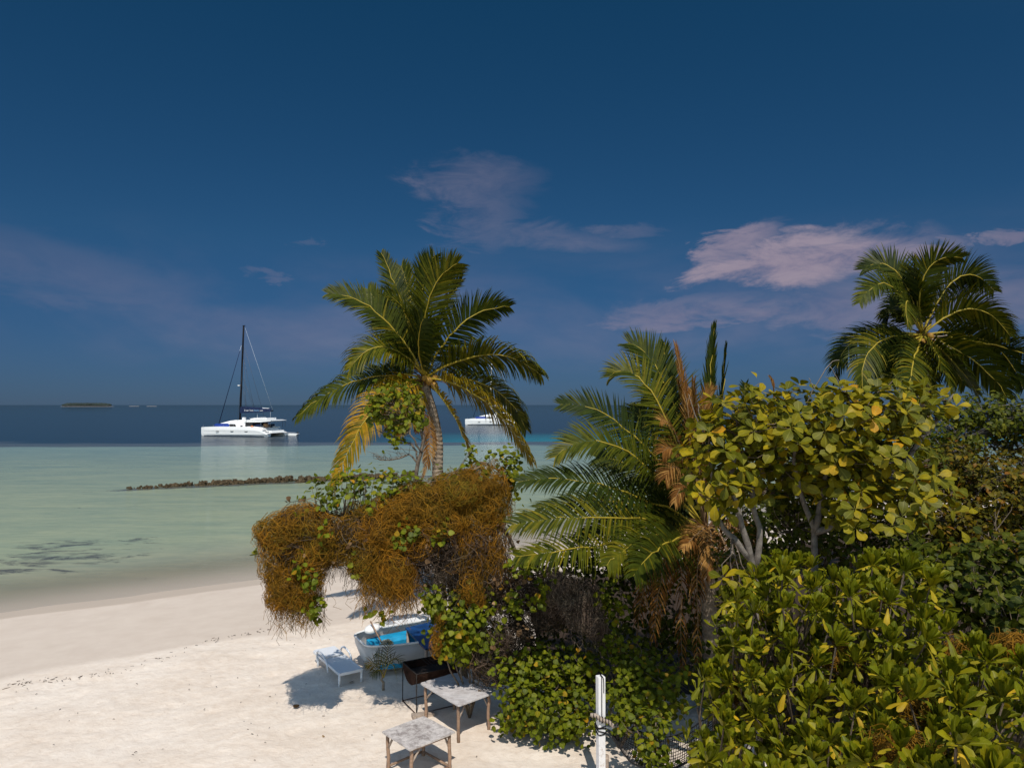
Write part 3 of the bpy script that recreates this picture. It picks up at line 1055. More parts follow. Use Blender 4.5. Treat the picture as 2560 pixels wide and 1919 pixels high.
def build_catamaran(loc, yaw, label, spar, cover, lettered, scale=1.0):
    root = thing('catamaran', label, 'catamaran', loc, 'catamarans anchored off the beach', yaw)
    root.scale = (scale,) * 3
    G_, K_ = MAT['gelcoat'], MAT['glass_dark']
    SP = 3.4
    for side in (-1, 1):                 # -1 faces the beach
        st = [(160, 0.10, 1408, 0.15), (205, 0.34, 1404, -0.2), (290, 0.62, 1400, -0.5), (430, 0.86, 1396, -0.6), (640, 0.98, 1396, -0.65), (820, 1.0, 1399, -0.6), (930, 0.97, 1408, -0.45), (985, 0.92, 1425, -0.3), (1040, 0.86, 1452, -0.15), (1088, 0.78, 1478, 0.08)]
        bm = bmesh.new()
        rows = []
        for px, hb, py, kz in st:
            x, z = sx(px), sz(py)
            xw = x + (0.12 if px < 200 else 0)
            sec = [(xw, 0, kz), (xw, -hb * 0.62, 0.0), (x, -hb * 0.9, 0.45), (x, -hb, z * 0.72), (x, -hb * 0.93, z), (x, 0, z + 0.06), (x, hb * 0.93, z), (x, hb, z * 0.72), (x, hb * 0.9, 0.45), (xw, hb * 0.62, 0.0)]
            rows.append([bm.verts.new((a, b + side * SP, c)) for a, b, c in sec])
        for r0, r1 in zip(rows, rows[1:]):
            for i in range(10):
                bm.faces.new((r0[i], r0[(i + 1) % 10], r1[(i + 1) % 10], r1[i]))
        bm.faces.new(rows[0]); bm.faces.new(rows[-1][::-1])
        hull = link('hull', bm_mesh('hull', bm, False), G_, root)
        for px in (395, 598, 790):
            o = prism('portlight', [(sx(px), sz(1447)), (sx(px + 46), sz(1446)), (sx(px + 42), sz(1455)), (sx(px + 8), sz(1456))], side * (SP + 1.0) - 0.012, side * (SP + 1.0) + 0.012, K_, hull)
        # thin grey rub line and dark boot stripe
        for (z0, z1, m, ex) in ((1449, 1447.4, MAT['grey'], 1.005), (1512, 1503, MAT['navy'], 0.955)):
            Vv, Ff = [], []
            q = [s for s in st if 170 <= s[0] <= 1045]
            for k, (px, hb, py, kz) in enumerate(q):
                for zz in (z0, z1):
                    f = ex if z0 < 1480 else (0.62 + 0.28 * max(0, sz(zz)) / 0.45 + 0.02)
                    Vv.append((sx(px), side * SP + side * (hb * f + 0.008), sz(zz)))
            for k in range(len(q) - 1):
                Ff.append((2 * k, 2 * k + 1, 2 * k + 3, 2 * k + 2))
            me = bpy.data.meshes.new('stripe'); me.from_pydata(Vv, [], Ff)
            link('stripe', me, m, hull)
        # stern steps
        for k, px in enumerate((1000, 1035, 1065)):
            box('stern_step', (sx(px + 15), side * SP, sz(1436 + k * 20)), (0.7, 1.25, 0.12), MAT['grey'], hull, bevel=0.02)
    # the far hull carries a longer sugar-scoop stern
    prism('swim_platform', [(sx(985), sz(1440)), (sx(1085), sz(1440)), (sx(1100), sz(1470)), (sx(1000), sz(1470))], -2.45, 2.45, G_, root)
    prism('bridge_deck', [(sx(300), sz(1402)), (sx(990), sz(1410)), (sx(1010), sz(1450)), (sx(420), sz(1452)), (sx(330), sz(1430))], -2.75, 2.75, G_, root)
    # trampoline net and front beam
    bar('front_beam', (sx(190), -3.3, 1.75), (sx(190), 3.3, 1.75), 0.12, G_, root)
    # coachroof lofted from the profile, narrower at the top
    prof = [(340, 1372), (415, 1350), (520, 1324), (600, 1314), (745, 1312)]
    bm = bmesh.new()
    low, top = [], []
    for side in (-1, 1):
        low.append([bm.verts.new((sx(px), side * 3.25, sz(1402))) for px, py in prof])
        top.append([bm.verts.new((sx(px + 8), side * (2.9 - 0.25 * (1402 - py) / 90), sz(py))) for px, py in prof])
    n = len(prof)
    for s in (0, 1):
        for i in range(n - 1):
            bm.faces.new((low[s][i], low[s][i + 1], top[s][i + 1], top[s][i]))
    for i in range(n - 1):
        bm.faces.new((top[0][i], top[0][i + 1], top[1][i + 1], top[1][i]))
    bm.faces.new((low[0][0], top[0][0], top[1][0], low[1][0]))
    bm.faces.new((low[0][-1], top[0][-1], top[1][-1], low[1][-1]))
    cab = link('coachroof', bm_mesh('coachroof', bm), G_, root)
    for side in (-1, 1):
        y = side * 3.24
        prism('window_cover', [(sx(325), sz(1378)), (sx(360), sz(1358)), (sx(520), sz(1356)), (sx(545), sz(1374)), (sx(525), sz(1404)), (sx(380), sz(1404))], y - 0.05, y + 0.05, MAT['blue_cover'], cab)
        prism('window', [(sx(546), sz(1362)), (sx(622), sz(1364)), (sx(634), sz(1392)), (sx(546), sz(1392))], y - 0.03, y + 0.03, K_, cab)
        prism('side_door', [(sx(690), sz(1380)), (sx(722), sz(1380)), (sx(724), sz(1406)), (sx(700), sz(1407))], y - 0.035, y + 0.035, K_, cab)
    # cockpit: coamings, dark saloon front, seats, posts, hard top
    prism('saloon_bulkhead', [(sx(742), sz(1345)), (sx(752), sz(1345)), (sx(752), sz(1410)), (sx(742), sz(1410))], -2.6, 2.6, MAT['glass_dark'], root)
    for side in (-1, 1):
        prism('coaming', [(sx(745), sz(1392)), (sx(860), sz(1390)), (sx(1010), sz(1402)), (sx(1000), sz(1415)), (sx(745), sz(1410))], side * 3.2 - 0.1, side * 3.2 + 0.1, G_, root)
        prism('cockpit_shade', [(sx(756), sz(1350)), (sx(848), sz(1350)), (sx(846), sz(1388)), (sx(756), sz(1388))], side * 2.95 - 0.02, side * 2.95 + 0.02, K_, root)  # dark sheet painting the shade inside the open cockpit
        prism('cockpit_panel', [(sx(880), sz(1366)), (sx(948), sz(1366)), (sx(948), sz(1392)), (sx(880), sz(1392))], side * 2.8 - 0.03, side * 2.8 + 0.03, MAT['navy'], root)
        for px in (1055, 1088):
            bar('awning_post', (sx(px), side * 2.9, sz(1405)), (sx(px), side * 2.9, sz(1330)), 0.045, MAT['wire'], root)
        for k in range(6):                                   # guard rail
            px = 210 + k * 140
            bar('stanchion', (sx(px), side * 4.05, sz(1402)), (sx(px), side * 4.05, sz(1375)), 0.018, MAT['wire_l'], root, 5)
    prism('hard_top', [(sx(738), sz(1316)), (sx(1040), sz(1310)), (sx(1100), sz(1318)), (sx(1096), sz(1325)), (sx(950), sz(1339)), (sx(738), sz(1342))], -3.15, 3.15, G_, root, bevel=0.03)
    box('cockpit_seat', (sx(985), -1.6, sz(1378)), (0.9, 1.0, 0.7), MAT['teak'], root, Matrix.Rotation(0.4, 3, 'Y'), 0.05)
    box('helm_seat', (sx(1032), -1.2, sz(1385)), (0.5, 0.7, 0.6), MAT['glass_dark'], root, None, 0.05)
    bm = bmesh.new()                                          # lifebuoy
    seg = 20
    ringv = []
    for i in range(seg):
        t = i / seg * 2 * math.pi
        ringv.append([bm.verts.new(((0.30 + 0.10 * math.cos(u)) * math.cos(t), 0.09 * math.sin(u), (0.30 + 0.10 * math.cos(u)) * math.sin(t))) for u in np.linspace(0, 2 * math.pi, 9)[:-1]])
    for i in range(seg):
        for j in range(8):
            bm.faces.new((ringv[i][j], ringv[(i + 1) % seg][j], ringv[(i + 1) % seg][(j + 1) % 8], ringv[i][(j + 1) % 8]))
    lb = link('lifebuoy', bm_mesh('lifebuoy', bm, True), MAT['orange'], root)
    lb.location = (sx(855), -3.35, sz(1400))
    # flybridge
    prism('flybridge_seat', [(sx(775), sz(1300)), (sx(830), sz(1290)), (sx(1000), sz(1286)), (sx(1000), sz(1308)), (sx(775), sz(1312))], -1.9, 1.9, G_, root, bevel=0.04)
    bar('flybridge_rail', (sx(770), -2.2, sz(1290)), (sx(1000), -2.2, sz(1277)), 0.035, MAT['wire_l'], root)
    box('helm_console', (sx(690), -1.8, sz(1300)), (0.55, 0.8, 0.7), G_, root, None, 0.05)
    bar('radar_post', (sx(785), 0.6, sz(1300)), (sx(782), 0.6, sz(1235)), 0.05, G_, root)
    # spars
    mb, mt = np.array((sx(565), 0, sz(1318))), np.array((sx(602), 0, sz(138)))
    mast = bar('mast', mb, mt, 0.25, spar, root, 10, 0.20, K=6)
    box('mast_cap', tuple(mt + np.array([0.1, 0, 0.05])), (0.7, 0.2, 0.12), spar, mast)
    rd = box('radar', (sx(548), 0, sz(886)), (0.55, 0.5, 0.25), G_, mast, None, 0.06)
    boom = bar('boom', (sx(575), 0, sz(1222)), (sx(1022), 0, sz(1200)), 0.13, spar, root, 8)
    if cover:
        y = 0.32
        bm = bmesh.new()
        rows = []
        for px, t, b, w in ((574, 1150, 1231, 0.30), (640, 1148, 1229, 0.36), (760, 1155, 1223, 0.34), (900, 1163, 1216, 0.28), (978, 1169, 1210, 0.18), (990, 1182, 1208, 0.12)):
            rows.append([bm.verts.new((sx(px), yy, zz)) for yy, zz in ((-w, sz(b)), (-w * 1.05, sz((t + b) / 2)), (-w * 0.5, sz(t)), (w * 0.5, sz(t)), (w * 1.05, sz((t + b) / 2)), (w, sz(b)))])
        for r0, r1 in zip(rows, rows[1:]):
            for i in range(6):
                bm.faces.new((r0[i], r0[(i + 1) % 6], r1[(i + 1) % 6], r1[i]))
        bm.faces.new(rows[0]); bm.faces.new(rows[-1][::-1])
        bag = link('sail_cover', bm_mesh('sail_cover', bm), cover, boom)
        prism('furled_sail', [(sx(880), sz(1163)), (sx(975), sz(1169)), (sx(970), sz(1174)), (sx(880), sz(1170))], -0.19, 0.19, MAT['letters'], boom)
    if lettered:
        # facing the beach; the letters run from the mast aft
        mex = text_mesh('Dream Yacht ', 0.62, 'lettering')
        w1 = max(v.co.x for v in mex.vertices) - min(v.co.x for v in mex.vertices)
        me2 = text_mesh('Charter', 0.62, 'lettering')
        w2 = max(v.co.x for v in me2.vertices)
        me3 = text_mesh('.com', 0.62, 'lettering')
        w3 = max(v.co.x for v in me3.vertices)
        tot = sx(898) - sx(636)
        f = tot / (w1 + w2 + w3 + 0.40)
        x = sx(636)
        for me, m, w in ((mex, MAT['letters'], w1 + 0.2), (me2, MAT['cyan_letters'], w2 + 0.1), (me3, MAT['letters'], w3)):
            o = link('lettering', me, m, bag)
            o.location = (x, -0.40, sz(1205))
            o.rotation_euler = (math.pi / 2, 0, 0)
            o.scale = (f, f * 1.05, 1)
            x += w * f
    # rigging
    bar('forestay', (sx(262), 0, sz(1385)), (sx(572), 0, sz(385)), 0.045, MAT['wire_l'], root, 5)
    bar('furled_genoa', (sx(266), 0, sz(1372)), (sx(553), 0, sz(450)), 0.095, MAT['navy'], root, 6, 0.06)
    for side in (-1, 1):
        bar('shroud', (sx(800), side * 4.0, sz(1400)), (sx(612), side * 0.1, sz(410)), 0.03, MAT['wire'], root, 5)
        bar('shroud', (sx(672), side * 4.0, sz(1400)), (sx(606), side * 0.1, sz(560)), 0.025, MAT['wire'], root, 5)
        bar('lazy_jack', (sx(760), side * 0.3, sz(1158)), (sx(600), side * 0.1, sz(800)), 0.022, MAT['wire'], root, 5)
        bar('lazy_jack', (sx(650), side * 0.3, sz(1150)), (sx(598), side * 0.1, sz(900)), 0.022, MAT['wire'], root, 5)
    bar('topping_lift', (sx(1016), 0, sz(1190)), (sx(622), 0, sz(165)), 0.028, MAT['wire_l'], root, 5)
    bar('mainsheet', (sx(985), 0, sz(1210)), (sx(985), 0, sz(1310)), 0.03, MAT['wire_l'], root, 5)
    return root


YAW = R(-16)
c0 = G(460 + 620 / 4.875, 780 + 1510 / 4.875, WATER_Z)
cat_loc = c0 + np.array([math.sin(-YAW) * 3.4 * 0.9, math.cos(YAW) * 3.4, 0])
build_catamaran(tuple(cat_loc), YAW, 'white catamaran with black mast and navy sail cover on open water left of the palm', MAT['black'], MAT['navy'], True)
c1 = G(1232, 1062, WATER_Z)
build_catamaran(tuple(c1 + np.array([0, 3.5, 0])), R(-10), 'distant white catamaran with white mast half hidden behind the palm fronds', MAT['gelcoat'], MAT['grey'], False, 1.05)


def build_tender():
    a = G(460 + 1200 / 4.875, 780 + 1498 / 4.875, WATER_Z)
    b = G(460 + 1398 / 4.875, 780 + 1498 / 4.875, WATER_Z)
    c = (a + b) / 2
    L = b[0] - a[0]
    root = thing('tender_boat', 'low white tender floating behind the stern of the left catamaran', 'boat', tuple(c))
    prism('hull', [(-L / 2, 0.45), (-L / 2 + 0.15, -0.1), (L / 2 - 0.6, -0.1), (L / 2, 0.30), (L / 2, 0.36), (-L / 2, 0.52)], -0.75, 0.75, MAT['gelcoat'], root, bevel=0.05)
    box('deck_mat', (0, 0, 0.50), (L * 0.8, 1.1, 0.03), MAT['grey'], root)
    box('outboard', (L / 2 - 0.25, 0, 0.62), (0.35, 0.35, 0.45), MAT['glass_dark'], root, None, 0.05)
    bar('grab_rail', (-L / 2 + 0.5, -0.6, 0.75), (L / 2 - 0.6, -0.6, 0.62), 0.03, MAT['wire_l'], root)


build_tender()


# ------------------------------------------------------------------ palms
def frond_geo(P0, Pm, P2, leafL, n, droop, wid, seed, fold=0.25, strip_from=0.1, twist=0.9, close=1.0):
    g = np.random.default_rng(seed)
    P1 = 2 * Pm - 0.5 * (P0 + P2)
    t = np.linspace(0, 1, 16)[:, None]
    C = (1 - t) ** 2 * P0 + 2 * t * (1 - t) * P1 + t * t * P2
    C[1:-1] += g.normal(0, 0.012 * np.linalg.norm(P2 - P0) / 3, (14, 3))
    tt = np.linspace(strip_from, 0.985, n)
    tt = np.repeat(tt, 2)
    sd = np.tile([1.0, -1.0], n)
    tt = np.clip(tt + g.normal(0, 0.004, len(tt)), 0, 1)
    ti = tt[:, None]
    B = (1 - ti) ** 2 * P0 + 2 * ti * (1 - ti) * P1 + ti * ti * P2
    T = nrmz(2 * (1 - ti) * (P1 - P0) + 2 * ti * (P2 - P1))
    up = np.array([0, 0, 1.0])
    S = np.cross(T, up)
    ln = np.linalg.norm(S, axis=1, keepdims=True)
    S = np.where(ln > 0.12, S / np.maximum(ln, 1e-6), np.array([[1.0, 0.1, 0]]))
    # keep the side axis continuous and lean it with the frond's own twist
    for i in range(2, len(S)):
        if (S[i] * S[i - 2]).sum() < 0:
            S[i] *= -1
        S[i] = S[i] * 0.6 + S[i - 2] * 0.4
    S = nrmz(S)
    U = np.cross(S, T)
    U = np.where(U[:, 2:3] < 0, -U, U)
    tw = twist + g.uniform(-0.15, 0.15)
    S, U = S * math.cos(tw) + U * math.sin(tw), U * math.cos(tw) - S * math.sin(tw)
    prof = np.interp(tt, [0, 0.12, 0.35, 0.7, 0.9, 1.0], [0.55, 0.8, 1.0, 0.82, 0.52, 0.30])
    L = leafL * prof * g.uniform(0.86, 1.08, len(tt))
    fwd = close * np.interp(tt, [0, 0.5, 1.0], [0.35, 0.65, 1.6])[:, None] + g.normal(0, 0.06, (len(tt), 1))
    d = nrmz(S * sd[:, None] + T * fwd + U * (fold + g.normal(0, 0.08, (len(tt), 1))))
    K = 5
    pts = [B]
    dd = d.copy()
    dr = droop * g.uniform(0.7, 1.3, (len(tt), 1))
    for k in range(K - 1):
        pts.append(pts[-1] + dd * (L / (K - 1))[:, None])
        dd = nrmz(dd + np.array([0, 0, -1.0]) * dr * (0.25 + 0.25 * k) + g.normal(0, 0.03, dd.shape))
    Q = np.stack(pts, 1)
    ww = wid * np.array([0.75, 1.0, 0.9, 0.55, 0.06])
    D = nrmz(np.gradient(Q, axis=1))
    Wd = T[:, None, :] - D * (T[:, None, :] * D).sum(-1, keepdims=True)
    Wd = nrmz(Wd)
    V = np.stack([Q - Wd * ww[None, :, None], Q + Wd * ww[None, :, None]], 2)
    N = len(tt)
    base = (np.arange(N) * K * 2)[:, None]
    k = (np.arange(K - 1) * 2)[None]
    Fq = np.stack([base + k, base + k + 1, base + k + 3, base + k + 2], -1).reshape(-1, 4)
    Lf = np.zeros((N, K, 2, 3))
    Lf[..., 0] = tt[:, None, None]
    Lf[..., 2] = np.clip(g.random(N) * 0.55 + 0.45 * tt * g.random(N), 0, 0.999)[:, None, None]
    return C, V.reshape(-1, 3), Fq, Lf.reshape(-1, 3)


def add_frond(root, P0, Pm, P2, leafL=0.85,  n=62, droop=0.35, wid=0.026, mat='palm_leaf', rmat='rachis', rr=0.035, seed=1, fold=0.25, sf=0.1, close=1.0):
    C, V, Fq, Lf = frond_geo(np.asarray(P0), np.asarray(Pm), np.asarray(P2), leafL, n, droop, wid, seed, fold, sf, 0.75 if droop > 0.38 else 0.95, close)
    rl = np.array(root.location)
    fr = link('frond', tube_mesh('frond', C - rl, np.linspace(rr, rr * 0.12, len(C)), 6), MAT[rmat], root)
    lf = link('leaflets', np_mesh('leaflets', V - rl, Fq, Lf), MAT[mat], fr, kind='stuff')
    return fr


def palm_trunk(root, pts, r0, r1):
    rl = np.array(root.location)
    K = 60
    c = curve_pts(pts, K)
    t = np.linspace(0, 1, K)
    rad = r0 + (r1 - r0) * t + 0.25 * r0 * np.exp(-t * 14) + 0.012 * (np.arange(K) % 2)
    link('trunk', tube_mesh('trunk', c - rl, rad, 16), MAT['palm_bark'], root)


def crown_bits(root, c, n=9, r=0.28, seed=3):
    g = np.random.default_rng(seed)
    rl = np.array(root.location)
    bm = bmesh.new()
    bmesh.ops.create_icosphere(bm, subdivisions=2, radius=1.0)
    for v in bm.verts:
        v.co.x *= 1 + 0.08 * v.co.z
        v.co.z *= 1.2
    me = bm_mesh('coconut', bm, True)
    me.materials.append(MAT['coconut'])
    for i in range(n):
        a = g.uniform(0, 2 * math.pi)
        o = link('coconut', me, None, root)
        o.location = Vector(c - rl) + Vector((math.cos(a) * r, math.sin(a) * r, g.uniform(-0.3, 0.05)))
        o.scale = (g.uniform(0.09, 0.13),) * 3
        o.rotation_euler = (g.uniform(-0.5, 0.5), g.uniform(-0.5, 0.5), 0)
    # leaf bases and fibre
    paths, rad = [], []
    for i in range(46):
        a = g.uniform(0, 2 * math.pi)
        e = g.uniform(-0.5, 1.2)
        L = g.uniform(0.25, 0.6)
        d = np.array([math.cos(a) * math.cos(e), math.sin(a) * math.cos(e), math.sin(e)])
        p0 = c + d * 0.08 + np.array([0, 0, g.uniform(-0.35, 0.1)])
        paths.append([p0 - rl, p0 + d * L * 0.5 - rl, p0 + d * L + np.array([0, 0, -0.12]) - rl])
        rad.append([0.035, 0.022, 0.006])
    V, Fq, Lf = tubes(paths, rad, 5)
    link('leaf_bases', np_mesh('leaf_bases', V, Fq, Lf, True), MAT['fibre'], root)


def rel(ox, oy, sc):
    return lambda x, y, Y: P(ox + x / sc, oy + y / sc, Y)


def build_main_palm():
    Y0 = 22.0
    q = rel(720, 600, 2.632)
    base = P(1098, 1225, Y0); base[2] = 0.0; base[0] += 0.05
    root = thing('coconut_palm', 'tall coconut palm leaning over the vine covered bush, left of centre', 'palm tree', tuple(base))
    palm_trunk(root, [base, q(985, 1580, Y0), q(985, 1330, Y0), q(955, 1150, Y0), q(915, 1010, Y0), q(905, 930, Y0)], 0.17, 0.135)
    c = q(905, 915, Y0)
    crown_bits(root, c, 10, 0.30)
    fr = [  # mid, tip (crop px), depth offset mid / tip, material, droop, leaflet length
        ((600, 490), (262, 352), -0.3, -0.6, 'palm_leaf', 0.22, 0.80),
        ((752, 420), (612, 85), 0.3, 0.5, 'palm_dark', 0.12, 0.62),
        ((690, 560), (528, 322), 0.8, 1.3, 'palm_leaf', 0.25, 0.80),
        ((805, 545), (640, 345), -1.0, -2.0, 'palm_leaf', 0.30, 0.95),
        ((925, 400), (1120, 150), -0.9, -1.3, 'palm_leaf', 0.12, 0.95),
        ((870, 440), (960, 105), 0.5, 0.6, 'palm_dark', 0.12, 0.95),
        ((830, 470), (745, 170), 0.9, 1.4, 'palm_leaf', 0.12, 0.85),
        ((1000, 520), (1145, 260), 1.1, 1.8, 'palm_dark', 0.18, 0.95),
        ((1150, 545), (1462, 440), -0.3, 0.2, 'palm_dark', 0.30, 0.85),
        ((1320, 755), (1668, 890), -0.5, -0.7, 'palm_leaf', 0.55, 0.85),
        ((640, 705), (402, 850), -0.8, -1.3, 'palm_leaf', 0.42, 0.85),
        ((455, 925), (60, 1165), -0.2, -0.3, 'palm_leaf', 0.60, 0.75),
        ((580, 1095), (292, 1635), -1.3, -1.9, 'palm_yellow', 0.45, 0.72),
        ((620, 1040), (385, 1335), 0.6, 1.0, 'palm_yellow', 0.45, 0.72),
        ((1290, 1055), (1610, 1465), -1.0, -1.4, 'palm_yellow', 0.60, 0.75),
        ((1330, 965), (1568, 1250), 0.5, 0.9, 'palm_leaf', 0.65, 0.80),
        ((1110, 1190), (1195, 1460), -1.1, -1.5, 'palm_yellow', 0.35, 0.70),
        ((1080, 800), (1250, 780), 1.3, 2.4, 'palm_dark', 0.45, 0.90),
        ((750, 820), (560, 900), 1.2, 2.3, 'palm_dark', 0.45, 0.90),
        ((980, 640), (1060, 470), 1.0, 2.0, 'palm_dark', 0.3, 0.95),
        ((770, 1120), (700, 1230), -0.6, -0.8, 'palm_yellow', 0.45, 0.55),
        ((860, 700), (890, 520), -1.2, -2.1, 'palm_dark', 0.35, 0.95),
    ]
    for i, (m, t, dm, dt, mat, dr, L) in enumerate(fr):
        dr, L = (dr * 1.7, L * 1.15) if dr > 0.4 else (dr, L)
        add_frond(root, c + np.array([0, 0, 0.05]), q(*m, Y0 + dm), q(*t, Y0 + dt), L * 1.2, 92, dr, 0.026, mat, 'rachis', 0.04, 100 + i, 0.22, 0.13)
    for i, (m, t, dm) in enumerate((((935, 1290), (880, 1570), -0.35), ((900, 1240), (930, 1500), -0.25), ((860, 1120), (850, 1260), 0.3))):
        add_frond(root, c - np.array([0, 0, 0.2]), q(*m, Y0 + dm), q(*t, Y0 + dm * 1.2), 0.42, 40, 0.7, 0.016, 'palm_dry', 'rachis_dry', 0.03, 140 + i, 0.1, 0.3)


def build_right_palm():
    Y0 = 25.0
    q = rel(2040, 580, 3.454)
    base = P(2312, 1200, Y0); base[2] = 0.0
    root = thing('coconut_palm', 'tall coconut palm behind the yellow green shrub at the right edge', 'palm tree', tuple(base))
    palm_trunk(root, [base, q(950, 1900, Y0), q(940, 1400, Y0), q(925, 1050, Y0), q(920, 900, Y0)], 0.18, 0.14)
    c = q(922, 900, Y0)
    crown_bits(root, c, 9, 0.3, 5)
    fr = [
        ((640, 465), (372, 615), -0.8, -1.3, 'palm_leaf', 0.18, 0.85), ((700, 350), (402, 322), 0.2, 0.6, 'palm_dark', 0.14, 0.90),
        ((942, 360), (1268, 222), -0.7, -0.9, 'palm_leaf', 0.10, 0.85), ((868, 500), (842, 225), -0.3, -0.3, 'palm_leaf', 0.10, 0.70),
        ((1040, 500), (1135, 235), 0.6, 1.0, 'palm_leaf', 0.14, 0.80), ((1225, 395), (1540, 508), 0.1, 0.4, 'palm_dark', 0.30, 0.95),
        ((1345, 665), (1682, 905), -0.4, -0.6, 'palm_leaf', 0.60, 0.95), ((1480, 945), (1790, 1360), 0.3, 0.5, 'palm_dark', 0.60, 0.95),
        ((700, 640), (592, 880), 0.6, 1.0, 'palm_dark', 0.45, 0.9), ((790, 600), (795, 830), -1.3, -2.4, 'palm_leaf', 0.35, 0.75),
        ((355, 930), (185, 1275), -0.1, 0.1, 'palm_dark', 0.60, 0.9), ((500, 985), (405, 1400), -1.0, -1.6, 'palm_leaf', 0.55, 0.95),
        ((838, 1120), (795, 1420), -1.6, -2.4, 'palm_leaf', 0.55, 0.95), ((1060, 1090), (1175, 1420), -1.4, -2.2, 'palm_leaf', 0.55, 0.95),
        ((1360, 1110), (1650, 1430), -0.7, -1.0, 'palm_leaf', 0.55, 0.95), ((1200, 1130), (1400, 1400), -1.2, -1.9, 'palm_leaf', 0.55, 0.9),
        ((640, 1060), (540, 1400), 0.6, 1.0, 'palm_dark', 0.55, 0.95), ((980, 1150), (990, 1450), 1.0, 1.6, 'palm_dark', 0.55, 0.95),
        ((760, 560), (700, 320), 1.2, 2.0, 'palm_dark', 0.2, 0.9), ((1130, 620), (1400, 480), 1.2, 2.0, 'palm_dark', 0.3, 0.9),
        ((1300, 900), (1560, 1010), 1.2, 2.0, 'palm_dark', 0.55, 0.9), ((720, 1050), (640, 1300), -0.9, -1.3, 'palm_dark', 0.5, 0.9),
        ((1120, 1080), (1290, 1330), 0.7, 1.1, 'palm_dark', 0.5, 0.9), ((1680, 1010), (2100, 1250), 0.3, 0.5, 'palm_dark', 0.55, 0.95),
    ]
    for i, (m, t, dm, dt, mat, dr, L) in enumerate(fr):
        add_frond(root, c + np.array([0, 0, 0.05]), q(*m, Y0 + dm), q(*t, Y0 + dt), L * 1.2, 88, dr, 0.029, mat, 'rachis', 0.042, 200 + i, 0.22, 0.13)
    for i, (m, t) in enumerate((((1050, 940), (1170, 1010)), ((1080, 900), (1130, 890)))):
        p = [c, q(*m, Y0 - 0.5), q(*t, Y0 - 0.7)]
        link('flower_stalk', tube_mesh('flower_stalk', curve_pts(p, 8) - np.array(root.location), np.linspace(0.03, 0.02, 8), 6), MAT['drift'], root)


